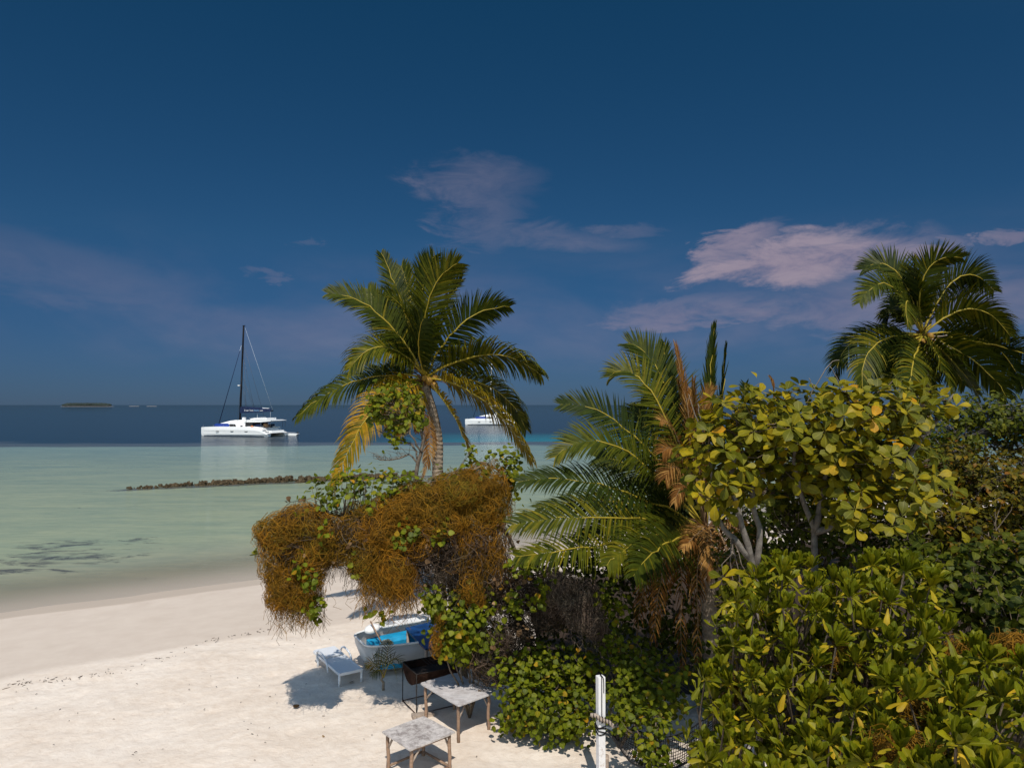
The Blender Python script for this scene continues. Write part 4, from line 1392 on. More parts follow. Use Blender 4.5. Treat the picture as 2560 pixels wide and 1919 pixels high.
def build_young_palm():
    Y0 = 16.2
    q = rel(1280, 780, 2.368)
    c = q(1150, 1290, Y0)
    base = c.copy(); base[2] = 0.0; base[0] += 0.15
    root = thing('young_palm', 'young coconut palm with long low fronds sweeping left of the yellow green shrub', 'palm tree', tuple(base))
    palm_trunk(root, [base, base + np.array([-0.05, 0, 1.3]), base + np.array([-0.12, 0, 2.8]), c], 0.19, 0.15)
    crown_bits(root, c, 0, 0.3, 9)
    fr = [
        ((690, 705), (285, 548), -0.2, -0.2, 'palm_dark', 0.10, 0.72), ((650, 810), (252, 862), -0.8, -1.2, 'palm_leaf', 0.22, 0.80),
        ((560, 1030), (35, 1005), -1.0, -1.6, 'palm_dark', 0.45, 0.75), ((560, 1215), (-5, 1260), -1.5, -2.4, 'palm_leaf', 0.35, 0.85),
        ((520, 1380), (20, 1445), -1.9, -3.0, 'palm_leaf', 0.45, 0.75), ((840, 500), (580, 380), 0.1, 0.2, 'palm_leaf', 0.20, 0.80),
        ((930, 480), (692, 182), 0.4, 0.6, 'palm_dark', 0.10, 0.90), ((955, 560), (902, 180), 0.6, 0.9, 'palm_dark', 0.08, 0.55),
        ((1168, 560), (1197, 92), 0.3, 0.4, 'palm_dark', 0.05, 0.75), ((1230, 620), (1268, 215), 0.6, 0.9, 'palm_dark', 0.05, 0.75),
        ((700, 1130), (140, 1160), 0.2, 0.3, 'palm_dark', 0.45, 0.85), ((760, 950), (500, 860), 0.8, 1.4, 'palm_dark', 0.35, 0.85),
        ((820, 1330), (560, 1500), -2.0, -3.2, 'palm_leaf', 0.60, 0.80), ((900, 1380), (720, 1560), -2.1, -3.3, 'palm_leaf', 0.60, 0.80),
        ((830, 760), (760, 560), 0.9, 1.3, 'palm_dark', 0.25, 0.85), ((1000, 760), (1000, 480), 0.9, 1.3, 'palm_dark', 0.2, 0.8),
        ((760, 1240), (380, 1340), 0.5, 0.9, 'palm_dark', 0.5, 0.8), ((960, 1120), (760, 980), 1.0, 1.8, 'palm_dark', 0.4, 0.9),
        ((1330, 900), (1380, 420), 0.6, 0.9, 'palm_dark', 0.1, 0.55), ((1420, 1000), (1560, 560), 1.0, 1.6, 'palm_dark', 0.2, 0.8),
    ]
    for i, (m, t, dm, dt, mat, dr, L) in enumerate(fr):
        add_frond(root, c, q(*m, Y0 + dm), q(*t, Y0 + dt), L * 1.1, 84, dr, 0.021, mat, 'rachis', 0.032, 300 + i, 0.22, 0.12, 5.0 if dr < 0.07 else 1.0)
    dry = [((1045, 620), (968, 195), 0.0, 0.0, 0.06, 0.55), ((1000, 790), (880, 640), -0.8, -1.4, 0.35, 0.75), ((1010, 950), (905, 985), -1.0, -1.6, 0.4, 0.75), ((1090, 700), (1075, 420), -0.4, -0.6, 0.1, 0.6), ((1040, 700), (985, 430), -0.4, -0.7, 0.12, 0.6), ((1130, 700), (1180, 470), -0.3, -0.5, 0.15, 0.6), ((1010, 880), (890, 830), -0.9, -1.5, 0.35, 0.75),
           ((1060, 1020), (960, 1130), -1.2, -1.9, 0.7, 0.6), ((1090, 760), (1060, 460), 0.1, 0.2, 0.2, 0.45), ((1120, 860), (1150, 600), 0.2, 0.3, 0.3, 0.5),
           ((1100, 1310), (1010, 1400), -1.3, -1.9, 0.8, 0.6), ((1180, 1330), (1150, 1560), -1.5, -2.0, 0.7, 0.6),
           ((1500, 700), (1525, 200 + 180), 0.4, 0.4, 0.1, 0.28)]
    for i, (m, t, dm, dt, dr, L) in enumerate(dry):
        add_frond(root, c, q(*m, Y0 + dm), q(*t, Y0 + dt), L, 50, dr, 0.012, 'palm_dry', 'rachis_dry', 0.022, 340 + i, 0.15, 0.25, 3.0 if dr < 0.16 else 1.2)
    # skirt of dead fronds hanging round the stem
    g = np.random.default_rng(5)
    for i in range(16):
        a = i / 16 * 2 * math.pi + g.uniform(-0.2, 0.2)
        d = np.array([math.cos(a), math.sin(a), 0])
        add_frond(root, c, c + d * 1.1 + np.array([0, 0, -0.3]), c + d * g.uniform(1.2, 1.7) + np.array([0, 0, -g.uniform(2.2, 3.4)]), 0.6, 36, 0.9, 0.016, 'palm_dry', 'rachis_dry', 0.03, 370 + i, 0.0, 0.2)


build_main_palm()
build_right_palm()
build_young_palm()


# ------------------------------------------------------------------ shrubs and trees
def stems(root, name, paths, r0, r1, mat='bark', sides=6, K=7, wob=0.03):
    """one mesh per main limb, or a single joined mesh of fine twigs (list of 2..n point paths)"""
    rl = np.array(root.location)
    out = []
    for i, p in enumerate(paths):
        c = curve_pts(np.asarray(p), K)
        c[1:-1] += rng.normal(0, wob, (K - 2, 3))
        out.append(link(name, tube_mesh(name, c - rl, np.linspace(r0, r1, K), sides), MAT[mat], root))
    return out


def twigs(root, A, B, r0=0.012, r1=0.005, mat='twig', sag=0.1, K=4, sides=4, name='twigs'):
    """joined fine twigs from points A to points B"""
    A, B = np.asarray(A), np.asarray(B)
    if len(A) == 0:
        return
    rl = np.array(root.location)
    t = np.linspace(0, 1, K)[None, :, None]
    p = A[:, None] * (1 - t) + B[:, None] * t
    p[:, 1:-1] += rng.normal(0, 0.04, (len(A), K - 2, 3))
    p[..., 2] -= sag * np.sin(math.pi * t[..., 0]) * 0.5
    V, Fq, L = tubes(p - rl, np.repeat(np.linspace(r0, r1, K)[None], len(A), 0), sides)
    link(name, np_mesh(name, V, Fq, L, True), MAT[mat], root, kind='stuff')


def nearest(pts, nodes):
    d = ((pts[:, None] - nodes[None]) ** 2).sum(-1)
    d = d + 1.5 * np.clip(nodes[None, :, 2] - pts[:, None, 2] + 0.1, 0, None)
    return nodes[d.argmin(1)]


def rosettes(cen, axis, k, size, lean, ymat=False, low=False):
    """whorl of k leaves round each centre; outer leaves spread, inner ones stand up"""
    n = len(cen)
    ax = nrmz(axis)
    ref = nrmz(np.cross(ax, np.array([0.3, 0.9, 0.1])))
    ref2 = np.cross(ax, ref)
    ph = rng.uniform(0, 6.28, (n, 1)) + np.arange(k)[None] * 2.39996 + rng.normal(0, 0.12, (n, k))
    q = (np.arange(k) / max(1, k - 1))[None] * np.ones((n, 1))          # 0 outer .. 1 inner
    el = lean[0] + (lean[1] - lean[0]) * q + rng.normal(0, 0.13, (n, k))
    rad = np.cos(ph)[..., None] * ref[:, None] + np.sin(ph)[..., None] * ref2[:, None]
    d = nrmz(rad * np.cos(el)[..., None] + ax[:, None] * np.sin(el)[..., None])
    nn = nrmz(-rad * np.sin(el)[..., None] + ax[:, None] * np.cos(el)[..., None] + rng.normal(0, 0.16, (n, k, 3)))
    pos = cen[:, None] + ax[:, None] * (q[..., None] * 0.05) + d * 0.015
    sc = rng.uniform(size[0], size[1], (n, k)) * (1.0 - 0.25 * q)
    vis = (nn * tocam(pos.reshape(-1, 3)).reshape(n, k, 3)).sum(-1)
    return [x.reshape(-1, *x.shape[2:]) for x in (pos, d, nn, sc, vis)]


# --- the two small trees with big yellow-green leaves
def build_bigleaf():
    specs = [
        dict(label='small tree with big glossy yellow green leaves and forked grey trunk, beside the young palm',
             base=(1890, 11.3), limbs=[[(1886, 1445, 11.2), (1868, 1352, 11.1), (1840, 1262, 11.0), (1828, 1180, 10.9), (1850, 1110, 10.9), (1890, 1060, 10.8)],
                                       [(1880, 1400, 11.2), (1838, 1352, 11.1), (1805, 1315, 11.0), (1790, 1260, 11.0), (1775, 1150, 11.0)],
                                       [(1888, 1420, 11.3), (1900, 1330, 11.3), (1878, 1240, 11.3), (1920, 1120, 11.4), (1960, 1030, 11.4)]],
             blobs=[(1790, 1170, 10.9, 85, 110, 0.7), (1870, 1060, 11.0, 140, 80, 0.9), (1805, 1085, 11.2, 45, 45, 0.5), (1960, 1040, 11.3, 90, 70, 0.8), (1900, 1170, 11.4, 110, 80, 0.6), (1840, 1480, 10.3, 50, 60, 0.4)], n=66),
        dict(label='small tree with big glossy yellow green leaves in front of the right coconut palm',
             base=(2035, 11.5), limbs=[[(2035, 1400, 11.4), (2035, 1330, 11.3), (2005, 1240, 11.2), (1985, 1150, 11.1), (2000, 1060, 11.1)],
                                       [(2036, 1330, 11.3), (2058, 1235, 11.2), (2068, 1185, 11.1), (2110, 1100, 11.1), (2150, 1020, 11.1)],
                                       [(2040, 1330, 11.3), (2085, 1315, 11.1), (2150, 1308, 10.9), (2200, 1320, 10.8), (2225, 1335, 10.8)],
                                       [(2100, 1300, 11.4), (2240, 1180, 11.4), (2310, 1085, 11.3), (2350, 1035, 11.3), (2385, 985, 11.2)]],
             blobs=[(2090, 1040, 11.1, 120, 70, 0.9), (2220, 1020, 11.2, 120, 60, 0.9), (2110, 1130, 11.0, 110, 70, 0.8), (2220, 1160, 11.0, 110, 90, 0.8), (2320, 1010, 11.3, 80, 40, 0.6), (2180, 1250, 10.8, 150, 70, 0.7), (2330, 1260, 10.9, 50, 60, 0.5), (2030, 1180, 11.3, 80, 60, 0.6)], n=92)]
    for sp in specs:
        b = P(sp['base'][0], 1300, sp['base'][1]); b[2] = 0.0
        root = thing('big_leaf_tree', sp['label'], 'tree', tuple(b), 'small trees with big leaves')
        limbs = [[P(*p) for p in l] for l in sp['limbs']]
        stems(root, 'trunk', [[b, b + np.array([0.03, 0, 2.0]), limbs[0][0]]], 0.10, 0.062, 'bark', 8)
        stems(root, 'branch', limbs, 0.058, 0.018, 'bark', 7, 12, 0.012)
        nodes = np.vstack([curve_pts(np.array(l), 14)[4:] for l in limbs])
        blobs = [px_blob(*x) for x in sp['blobs']]
        pos, out = on_blobs(blobs, sp['n'] * 2, 0.7, 1.05, 0.3)
        # thin out so that clusters keep their distance
        keep = []
        for i in range(len(pos)):
            if all(((pos[i] - pos[j]) ** 2).sum() > 0.24 ** 2 for j in keep):
                keep.append(i)
        keep = keep[:int(sp['n'] * 1.7)]
        pos, out = pos[keep], out[keep]
        ax = nrmz(out * 0.7 + np.array([0, -0.15, 0.75]) + SUNDIR * 0.4 + rng.normal(0, 0.3, pos.shape))
        lv = rosettes(pos, ax, 8, (0.20, 0.285), (-0.35, 0.65))
        add_leaves(root, 'big', 'bigleaf', *lv)
        twigs(root, nearest(pos, nodes), pos, 0.011, 0.005, 'twig', 0.0)
        # sparse inner leaves
        pos2, out2 = on_blobs(blobs, int(sp['n'] * 1.6), 0.25, 0.85, 0.2)
        lv = clump_leaves(pos2, out2, 5, 0.16, (0.17, 0.25))
        me = leaf_mesh('inner_foliage', 'big', lv[0] - b, lv[1], lv[2], lv[3])
        link('inner_foliage', me, MAT['bigleaf'], root, kind='stuff')
    # bare grey twigs sticking out above the crown
    bare = [[(2015, 1010, 11.3), (2035, 970, 11.3), (2075, 908, 11.3), (2098, 900, 11.3)], [(2035, 970, 11.3), (2022, 945, 11.3)], [(2112, 985, 11.3), (2095, 950, 11.3), (2074, 915, 11.3)], [(2110, 985, 11.3), (2118, 965, 11.3)],
            [(1838, 1100, 11.0), (1850, 1020, 11.0), (1858, 985, 11.0)], [(1760, 1085, 11.0), (1735, 1030, 11.0), (1722, 985, 11.0)], [(1760, 1085, 11.0), (1750, 1040, 11.0), (1745, 1010, 11.0)]]
    stems(root, 'bare_twig', [[P(*p) for p in l] for l in bare], 0.012, 0.005, 'bark', 5, 8, 0.006)


build_bigleaf()


# --- fleshy-leaved beach shrubs filling the lower right
def build_naupaka():
    def depth(px, py):
        # from the size the whorls of leaves have in the picture
        x = (px - 1720) / 840.0
        y = (py - 1400) / 520.0
        return (10.4 * (1 - x) + 8.6 * x) * (1 - y) + (8.3 * (1 - x) + 5.4 * x) * y
    cells = [
        ('fleshy leaved shrub hanging over the hammock, left end of the row', [(1790, 1700), (1770, 1820), (1850, 1880)], (2.9, 9.6)),
        ('fleshy leaved shrub below the young palm, with small tight whorls of leaves', [(1820, 1560), (1900, 1640), (1760, 1620)], (3.4, 10.6)),
        ('fleshy leaved shrub growing round the forked grey trunk', [(1950, 1450), (2040, 1480), (2000, 1560)], (4.0, 10.2)),
        ('fleshy leaved shrub with bright yellow lower leaves, middle of the row', [(2000, 1680), (2080, 1620), (1960, 1760)], (3.4, 8.6)),
        ('fleshy leaved shrub with orange vine hanging under its whorls', [(2180, 1500), (2180, 1650), (2270, 1580)], (4.4, 8.8)),
        ('fleshy leaved shrub with the largest leaves, at the bottom right corner', [(2250, 1830), (2400, 1860), (2500, 1760)], (3.9, 6.2)),
        ('fleshy leaved shrub at the bottom edge between hammock and corner', [(2000, 1880), (2080, 1830), (1920, 1900)], (2.9, 7.4)),
        ('fleshy leaved shrub at the right edge, shaded by round leaved vines', [(2400, 1700), (2520, 1660), (2330, 1740)], (4.6, 7.2)),
    ]
    # scatter whorl centres over the region in view, keeping them apart
    cand = []
    g = np.random.default_rng(21)
    poly = [(1800, 1500), (1830, 1600), (1790, 1660), (1745, 1710), (1800, 1770), (1760, 1830), (1750, 1900), (1800, 1990), (2750, 1990), (2750, 1660), (2480, 1650), (2330, 1560), (2340, 1450), (2230, 1395), (2080, 1440), (1980, 1400), (1900, 1420), (1850, 1480)]

    def inside(x, y):
        c = False
        j = len(poly) - 1
        for i in range(len(poly)):
            xi, yi = poly[i]; xj, yj = poly[j]
            if (yi > y) != (yj > y) and x < (xj - xi) * (y - yi) / (yj - yi) + xi:
                c = not c
            j = i
        return c
    tries = 0
    while tries < 9000 and len(cand) < 400:
        tries += 1
        px, py = g.uniform(1680, 2740), g.uniform(1380, 1990)
        if not inside(px, py):
            continue
        Y = depth(px, py) + g.normal(0, 0.28)
        p = P(px, py, Y)
        if all(np.linalg.norm(p - q[0]) > 0.31 for q in cand):
            cand.append((p, px, py))
    C = np.array([c[0] for c in cand])
    own = []
    for p, px, py in cand:
        own.append(min(range(len(cells)), key=lambda i: min(math.hypot(px - a, py - b) for a, b in cells[i][1])))
    own = np.array(own)
    for i, (label, cen, base) in enumerate(cells):
        c = C[own == i]
        if len(c) == 0:
            continue
        b = np.array([base[0], base[1], 0.0])
        root = thing('beach_shrub', label, 'shrub', tuple(b), 'fleshy leaved shrubs at the lower right')
        ax = nrmz(np.array([0, -0.25, 1.0]) + rng.normal(0, 0.25, c.shape) + nrmz(c - (b + np.array([0, 0.6, 2.0]))) * 0.35)
        up = rosettes(c, ax, 24, (0.18, 0.245), (0.66, 1.45))
        lowl = rosettes(c - ax * 0.03, ax, 7, (0.16, 0.22), (-0.35, 0.40))
        nl = 60
        add_leaves(root, 'nau', 'naupaka', *up, nobj=240)
        sel = rng.random(len(lowl[0])) < 0.62
        lowl = [x[sel] for x in lowl]
        add_leaves(root, 'nau_y', 'naupaka_y', *lowl, nobj=nl, stuffname='yellow_foliage')
        # leaves deeper inside, and stems
        inn = c + np.array([0, 0.35, -0.45]) + rng.normal(0, 0.18, c.shape)
        ai = nrmz(np.array([0, -0.2, 1.0]) + rng.normal(0, 0.35, c.shape))
        dv = rosettes(inn, ai, 9, (0.14, 0.20), (-0.2, 1.1))
        me = leaf_mesh('inner_foliage', 'nau', dv[0] - b, dv[1], dv[2], dv[3])
        link('inner_foliage', me, MAT['naupaka'], root, kind='stuff')
        top = c.mean(0)
        hub = b * 0.35 + top * 0.65
        hub[1] += 0.3
        st = stems(root, 'stem', [[b, b * 0.6 + hub * 0.4 + np.array([0.1, 0, 0]), hub], [b + np.array([0.12, 0.1, 0]), b * 0.5 + hub * 0.5 + np.array([-0.15, 0.2, 0]), hub + np.array([0.2, 0.2, 0.2])]], 0.06, 0.035, 'twig', 7)
        cc = np.vstack([c, inn])
        twigs(root, np.repeat(hub[None], len(cc), 0) + rng.normal(0, 0.12, cc.shape), cc - np.array([0, 0, 0.02]), 0.022, 0.010, 'twig', 0.3, 5)
    return C


NAU = build_naupaka()


# --- heart-leaved shrubs, the vine curtain thrown over them
def strands(blobs, n, K=7, step=0.14, lo=0.92, hi=1.12, gravity=0.12, wild=0.55, rad=0.005, zmin=0.1, holes=0.0):
    w = np.array([b[1][0] * b[1][2] + b[1][0] * b[1][1] for b in blobs])
    idx = rng.choice(len(blobs), n, p=w / w.sum())
    C = np.array([b[0] for b in blobs])[idx]
    Rr = np.array([b[1] for b in blobs])[idx]
    u = nrmz(rng.normal(size=(n, 3)) + np.array([0, -0.35, 0.25]))
    f = rng.uniform(lo, hi, (n, 1))
    d = nrmz(rng.normal(size=(n, 3)) + np.array([0, 0, -0.4]))
    pts = []
    p = C + u * Rr * f
    for k in range(K):
        pts.append(p)
        d = nrmz(d + rng.normal(0, wild, (n, 3)) + np.array([0, 0, -gravity]))
        q = p + d * step * rng.uniform(0.6, 1.3, (n, 1))
        v = (q - C) / Rr
        rr = np.linalg.norm(v, axis=1, keepdims=True)
        lum = 1 + 0.14 * np.sin(v[:, :1] * 5 + idx[:, None] * 1.7) * np.sin(v[:, 2:] * 6 + idx[:, None])
        tgt = f * lum
        q = C + v * (1 + 0.6 * (tgt / np.maximum(rr, 0.05) - 1)) * Rr
        p = q
    Q = np.stack(pts, 1)
    keep = Q[:, :, 2].min(1) > zmin
    if holes:
        for i in range(n):
            c = Vector(Q[i, K // 2])
            h = mnoise.noise(c * 1.7) + 0.6 * mnoise.noise(c * 3.9 + Vector((7, 1, 3)))
            under = max(0.0, -u[i, 2] - 0.1)
            if h < -0.36 + rng.normal(0, 0.08) + under * 0.45 * holes:
                keep[i] = False
    Q = Q[keep]
    return Q, np.full(Q.shape[:2], rad) * rng.uniform(0.7, 1.3, (len(Q), 1))


def hanging(blobs, n, L, K=5, rad=0.004, zmin=0.1, side=0.12):
    pos, out = on_blobs(blobs, n * 3, 0.85, 1.05, 0.2)
    m = out[:, 2] < 0.1
    pos = pos[m][:n]
    nn = len(pos)
    ln = rng.uniform(L[0], L[1], nn)
    t = np.linspace(0, 1, K)
    Q = np.repeat(pos[:, None], K, 1)
    Q[..., 2] -= ln[:, None] * t[None]
    Q += np.cumsum(rng.normal(0, side * 0.3, (nn, K, 3)), 1) * np.array([1, 1, 0.2])
    Q = Q[Q[:, :, 2].min(1) > zmin]
    return Q, np.full(Q.shape[:2], rad)


def strand_mesh(name, parts, origin, sides=3):
    Vs, Fs, Ls, off = [], [], [], 0
    for Q, r in parts:
        if len(Q) == 0:
            continue
        V, Fq, L = tubes(Q - origin, r, sides)
        Vs.append(V); Fs.append(Fq + off); Ls.append(L)
        off += len(V)
    return np_mesh(name, np.vstack(Vs), np.vstack(Fs), np.vstack(Ls), True)


def hib_leaves(root, blobs, n, k, size, mat='hib', nobj=300, spread=0.11, inner=0, sunw=0.7):
    pos, out = on_blobs(blobs, n, 0.85, 1.08, 0.3)
    lv = clump_leaves(pos, out, k, spread, size, 0.4, sunw, 0.55, 0.45)
    add_leaves(root, 'hib', mat, *lv, nobj=nobj)
    if inner:
        p2, o2 = on_blobs(blobs, inner, 0.3, 0.85, 0.2)
        l2 = clump_leaves(p2, o2, k, spread, size, 0.4, 0.4, 0.5, 0.6)
        me = leaf_mesh('inner_foliage', 'hib', l2[0] - np.array(root.location), l2[1], l2[2], l2[3])
        link('inner_foliage', me, MAT[mat], root, kind='stuff')
    return pos


VINE = [px_blob(*b) for b in [
    (700, 1325, 15.1, 55, 45, 0.45), (695, 1395, 15.0, 46, 60, 0.4), (718, 1465, 15.0, 46, 55, 0.4), (760, 1305, 15.2, 62, 42, 0.5), (778, 1395, 15.1, 50, 62, 0.4), (765, 1475, 15.0, 44, 48, 0.35),
    (825, 1330, 15.3, 60, 45, 0.5), (850, 1372, 15.3, 45, 36, 0.4), (900, 1325, 15.3, 55, 52, 0.5), (925, 1390, 15.2, 50, 62, 0.45), (960, 1330, 15.3, 60, 62, 0.5), (985, 1425, 15.1, 48, 66, 0.4),
    (1000, 1280, 15.5, 72, 50, 0.6), (1070, 1258, 15.6, 78, 48, 0.7), (1100, 1300, 15.5, 72, 52, 0.6), (1150, 1225, 15.8, 76, 48, 0.7), (1210, 1205, 15.9, 60, 50, 0.6), (1232, 1260, 15.9, 46, 62, 0.5), (1180, 1290, 15.7, 70, 52, 0.5), (1045, 1350, 15.3, 55, 48, 0.4)]]
CURTAIN = [px_blob(*b) for b in [(1165, 1345, 15.4, 30, 40, 0.25), (1205, 1360, 15.5, 34, 45, 0.25), (1240, 1350, 15.6, 24, 40, 0.25), (1000, 1440, 15.0, 40, 40, 0.3), (745, 1480, 15.0, 55, 30, 0.3), (940, 1420, 15.1, 40, 40, 0.3)]]
def sub_blobs(blobs, k, f=(0.35, 0.62), spread=0.62):
    out = []
    for c, r in blobs:
        for _ in range(k):
            u = nrmz(rng.normal(size=3)) * rng.uniform(0.4, 1.0)
            out.append((c + u * r * spread, r * rng.uniform(*f) * rng.uniform(0.75, 1.25, 3)))
    return out


VINES = sub_blobs(VINE, 4, (0.35, 0.65), 0.8)
CORE = [px_blob(*b) for b in [(760, 1350, 15.35, 85, 95, 0.6), (900, 1340, 15.5, 100, 80, 0.7), (1060, 1360, 15.7, 140, 110, 0.8), (1180, 1400, 15.8, 110, 130, 0.7), (1330, 1500, 16.1, 120, 90, 0.8), (1250, 1600, 15.9, 100, 120, 0.8)]]


def build_centre():
    b = np.array([0.1, 16.6, 0.0])
    root = thing('heart_leaf_tree', 'spreading heart leaved tree reaching left over the beached boat, draped in orange vines', 'tree', tuple(b), 'heart leaved trees and shrubs')
    limbs = [[b, P(1330, 1640, 16.4), P(1270, 1500, 16.2), P(1150, 1400, 15.9), P(1000, 1350, 15.6), P(850, 1330, 15.4), P(720, 1360, 15.2)],
             [b, P(1350, 1600, 16.6), P(1300, 1420, 16.5), P(1220, 1280, 16.2), P(1130, 1200, 16.0)],
             [b, P(1290, 1680, 16.2), P(1200, 1600, 15.8), P(1120, 1540, 15.5)]]
    stems(root, 'trunk', [limbs[0][:3]], 0.15, 0.09, 'twig', 9)
    stems(root, 'branch', [limbs[0][2:], limbs[1], limbs[2]], 0.075, 0.03, 'twig', 7, 14, 0.03)
    nodes = np.vstack([curve_pts(np.array(l), 18)[4:] for l in limbs])
    # green sprays standing up out of the vine and tufts on its face
    spray = [px_blob(*x) for x in [(905, 1235, 15.4, 110, 42, 0.5), (800, 1248, 15.3, 45, 38, 0.4), (950, 1215, 15.4, 75, 40, 0.4), (1020, 1225, 15.5, 65, 32, 0.4), (872, 1200, 15.4, 26, 32, 0.2), (690, 1290, 15.2, 26, 16, 0.2), (655, 1385, 15.2, 10, 20, 0.15), (1215, 1150, 16.2, 75, 40, 0.5), (1275, 1180, 16.2, 30, 40, 0.3), (1165, 1190, 16.1, 60, 25, 0.4), (1290, 1260, 16.1, 22, 50, 0.3), (1090, 1205, 15.9, 60, 22, 0.3)]]
    tuft = [px_blob(*x) for x in [(1010, 1330, 15.0, 32, 45, 0.15), (1098, 1320, 15.0, 18, 20, 0.1), (760, 1430, 14.6, 22, 30, 0.12), (900, 1400, 15.0, 18, 38, 0.15), (785, 1515, 14.8, 18, 20, 0.12), (690, 1490, 14.9, 10, 16, 0.1), (820, 1330, 14.6, 10, 10, 0.1), (945, 1535, 15.0, 26, 20, 0.15), (1300, 1415, 15.4, 34, 28, 0.2), (1080, 1490, 15.1, 20, 30, 0.15), (1340, 1480, 15.2, 26, 26, 0.15), (1530, 1500, 15.0, 22, 40, 0.15), (1280, 1500, 15.2, 20, 30, 0.15)]]
    p1 = hib_leaves(root, spray, 150, 6, (0.09, 0.145), 'hib', 220, 0.10)
    twigs(root, nearest(p1, nodes), p1, 0.011, 0.004, 'twig', 0.05)
    pos, out = on_blobs(tuft, 110, 0.6, 1.1, 0.3)
    lv = clump_leaves(pos, nrmz(out + np.array([0, -0.8, 0.2])), 5, 0.085, (0.09, 0.15), 0.3, 0.7, 0.55, 0.4)
    add_leaves(root, 'hib', 'hib', *lv, nobj=80, stuffname='tuft_foliage')
    # dead leaves caught in the mat
    pos, out = on_blobs(CORE, 520, 0.85, 1.12, 0.2)
    lv = clump_leaves(pos, out, 1, 0.03, (0.07, 0.13), 0.1, 0.2, 0.8, 0.9)
    add_leaves(root, 'hib', 'dead_leaf', *lv, nobj=0, stuffname='dead_leaves')

    o0 = np.array([-2.5, 15.5, 2.5])
    v = link('vine_curtain', strand_mesh('vine_curtain', [strands(VINE, 8500, 8, 0.11, 0.8, 1.12, 0.22, 0.6, 0.0042, 0.1, 1.5), strands(VINES, 7000, 8, 0.10, 0.8, 1.25, 0.26, 0.6, 0.0038, 0.1, 1.3), strands(VINES, 1900, 7, 0.11, 1.0, 1.5, 0.25, 0.65, 0.0036, 0.1, 0.7),
                                                          hanging(VINES, 1300, (0.12, 0.5), 6, 0.0036), hanging(CURTAIN, 1300, (0.25, 0.75), 7, 0.0038, 0.1, 0.22), strands(CURTAIN, 900, 8, 0.12, 0.6, 1.2, 0.65, 0.5, 0.004)], o0), MAT['dodder'], None, tuple(o0))
    tag(v, 'orange brown leafless vine hanging as a thick mat over the tree above the boat', 'vine', kind='stuff')
    v2 = link('vine_mat', strand_mesh('vine_mat', [strands([b for b in VINES if rng.random() < 0.45], 2600, 7, 0.13, 0.98, 1.18, 0.05, 0.55, 0.0042, 0.1, 1.0)], o0), MAT['dodder_g'], None, tuple(o0))
    tag(v2, 'olive tinged younger vine strands on the top of the orange vine mat', 'vine', kind='stuff')
    t = link('dry_twig_tangle', strand_mesh('dry_twig_tangle', [strands(CORE + sub_blobs(CORE, 4), 7500, 7, 0.14, 0.65, 1.05, 0.2, 0.5, 0.0052), hanging(CORE[:4], 800, (0.2, 0.6), 6, 0.0035)], o0), MAT['tangle'], None, tuple(o0))
    tag(t, 'dark dry tangle of dead stems under the orange vine', 'dead stems', kind='stuff')
    # grey hair-like dead vine clump to the right
    H = [px_blob(*x) for x in [(1440, 1490, 15.2, 50, 60, 0.35), (1470, 1550, 15.2, 50, 60, 0.3), (1385, 1460, 15.5, 60, 40, 0.4), (1510, 1590, 15.3, 25, 30, 0.2)]]
    h = link('dead_vine_clump', strand_mesh('dead_vine_clump', [strands(sub_blobs(H, 5), 3000, 7, 0.10, 0.6, 1.25, 0.3, 0.45, 0.0036), hanging(H, 200, (0.1, 0.3), 5, 0.003)], o0), MAT['hair'], None, tuple(o0))
    tag(h, 'grey brown hair like clump of dead vine below the young palm', 'dead vine', kind='stuff')


build_centre()


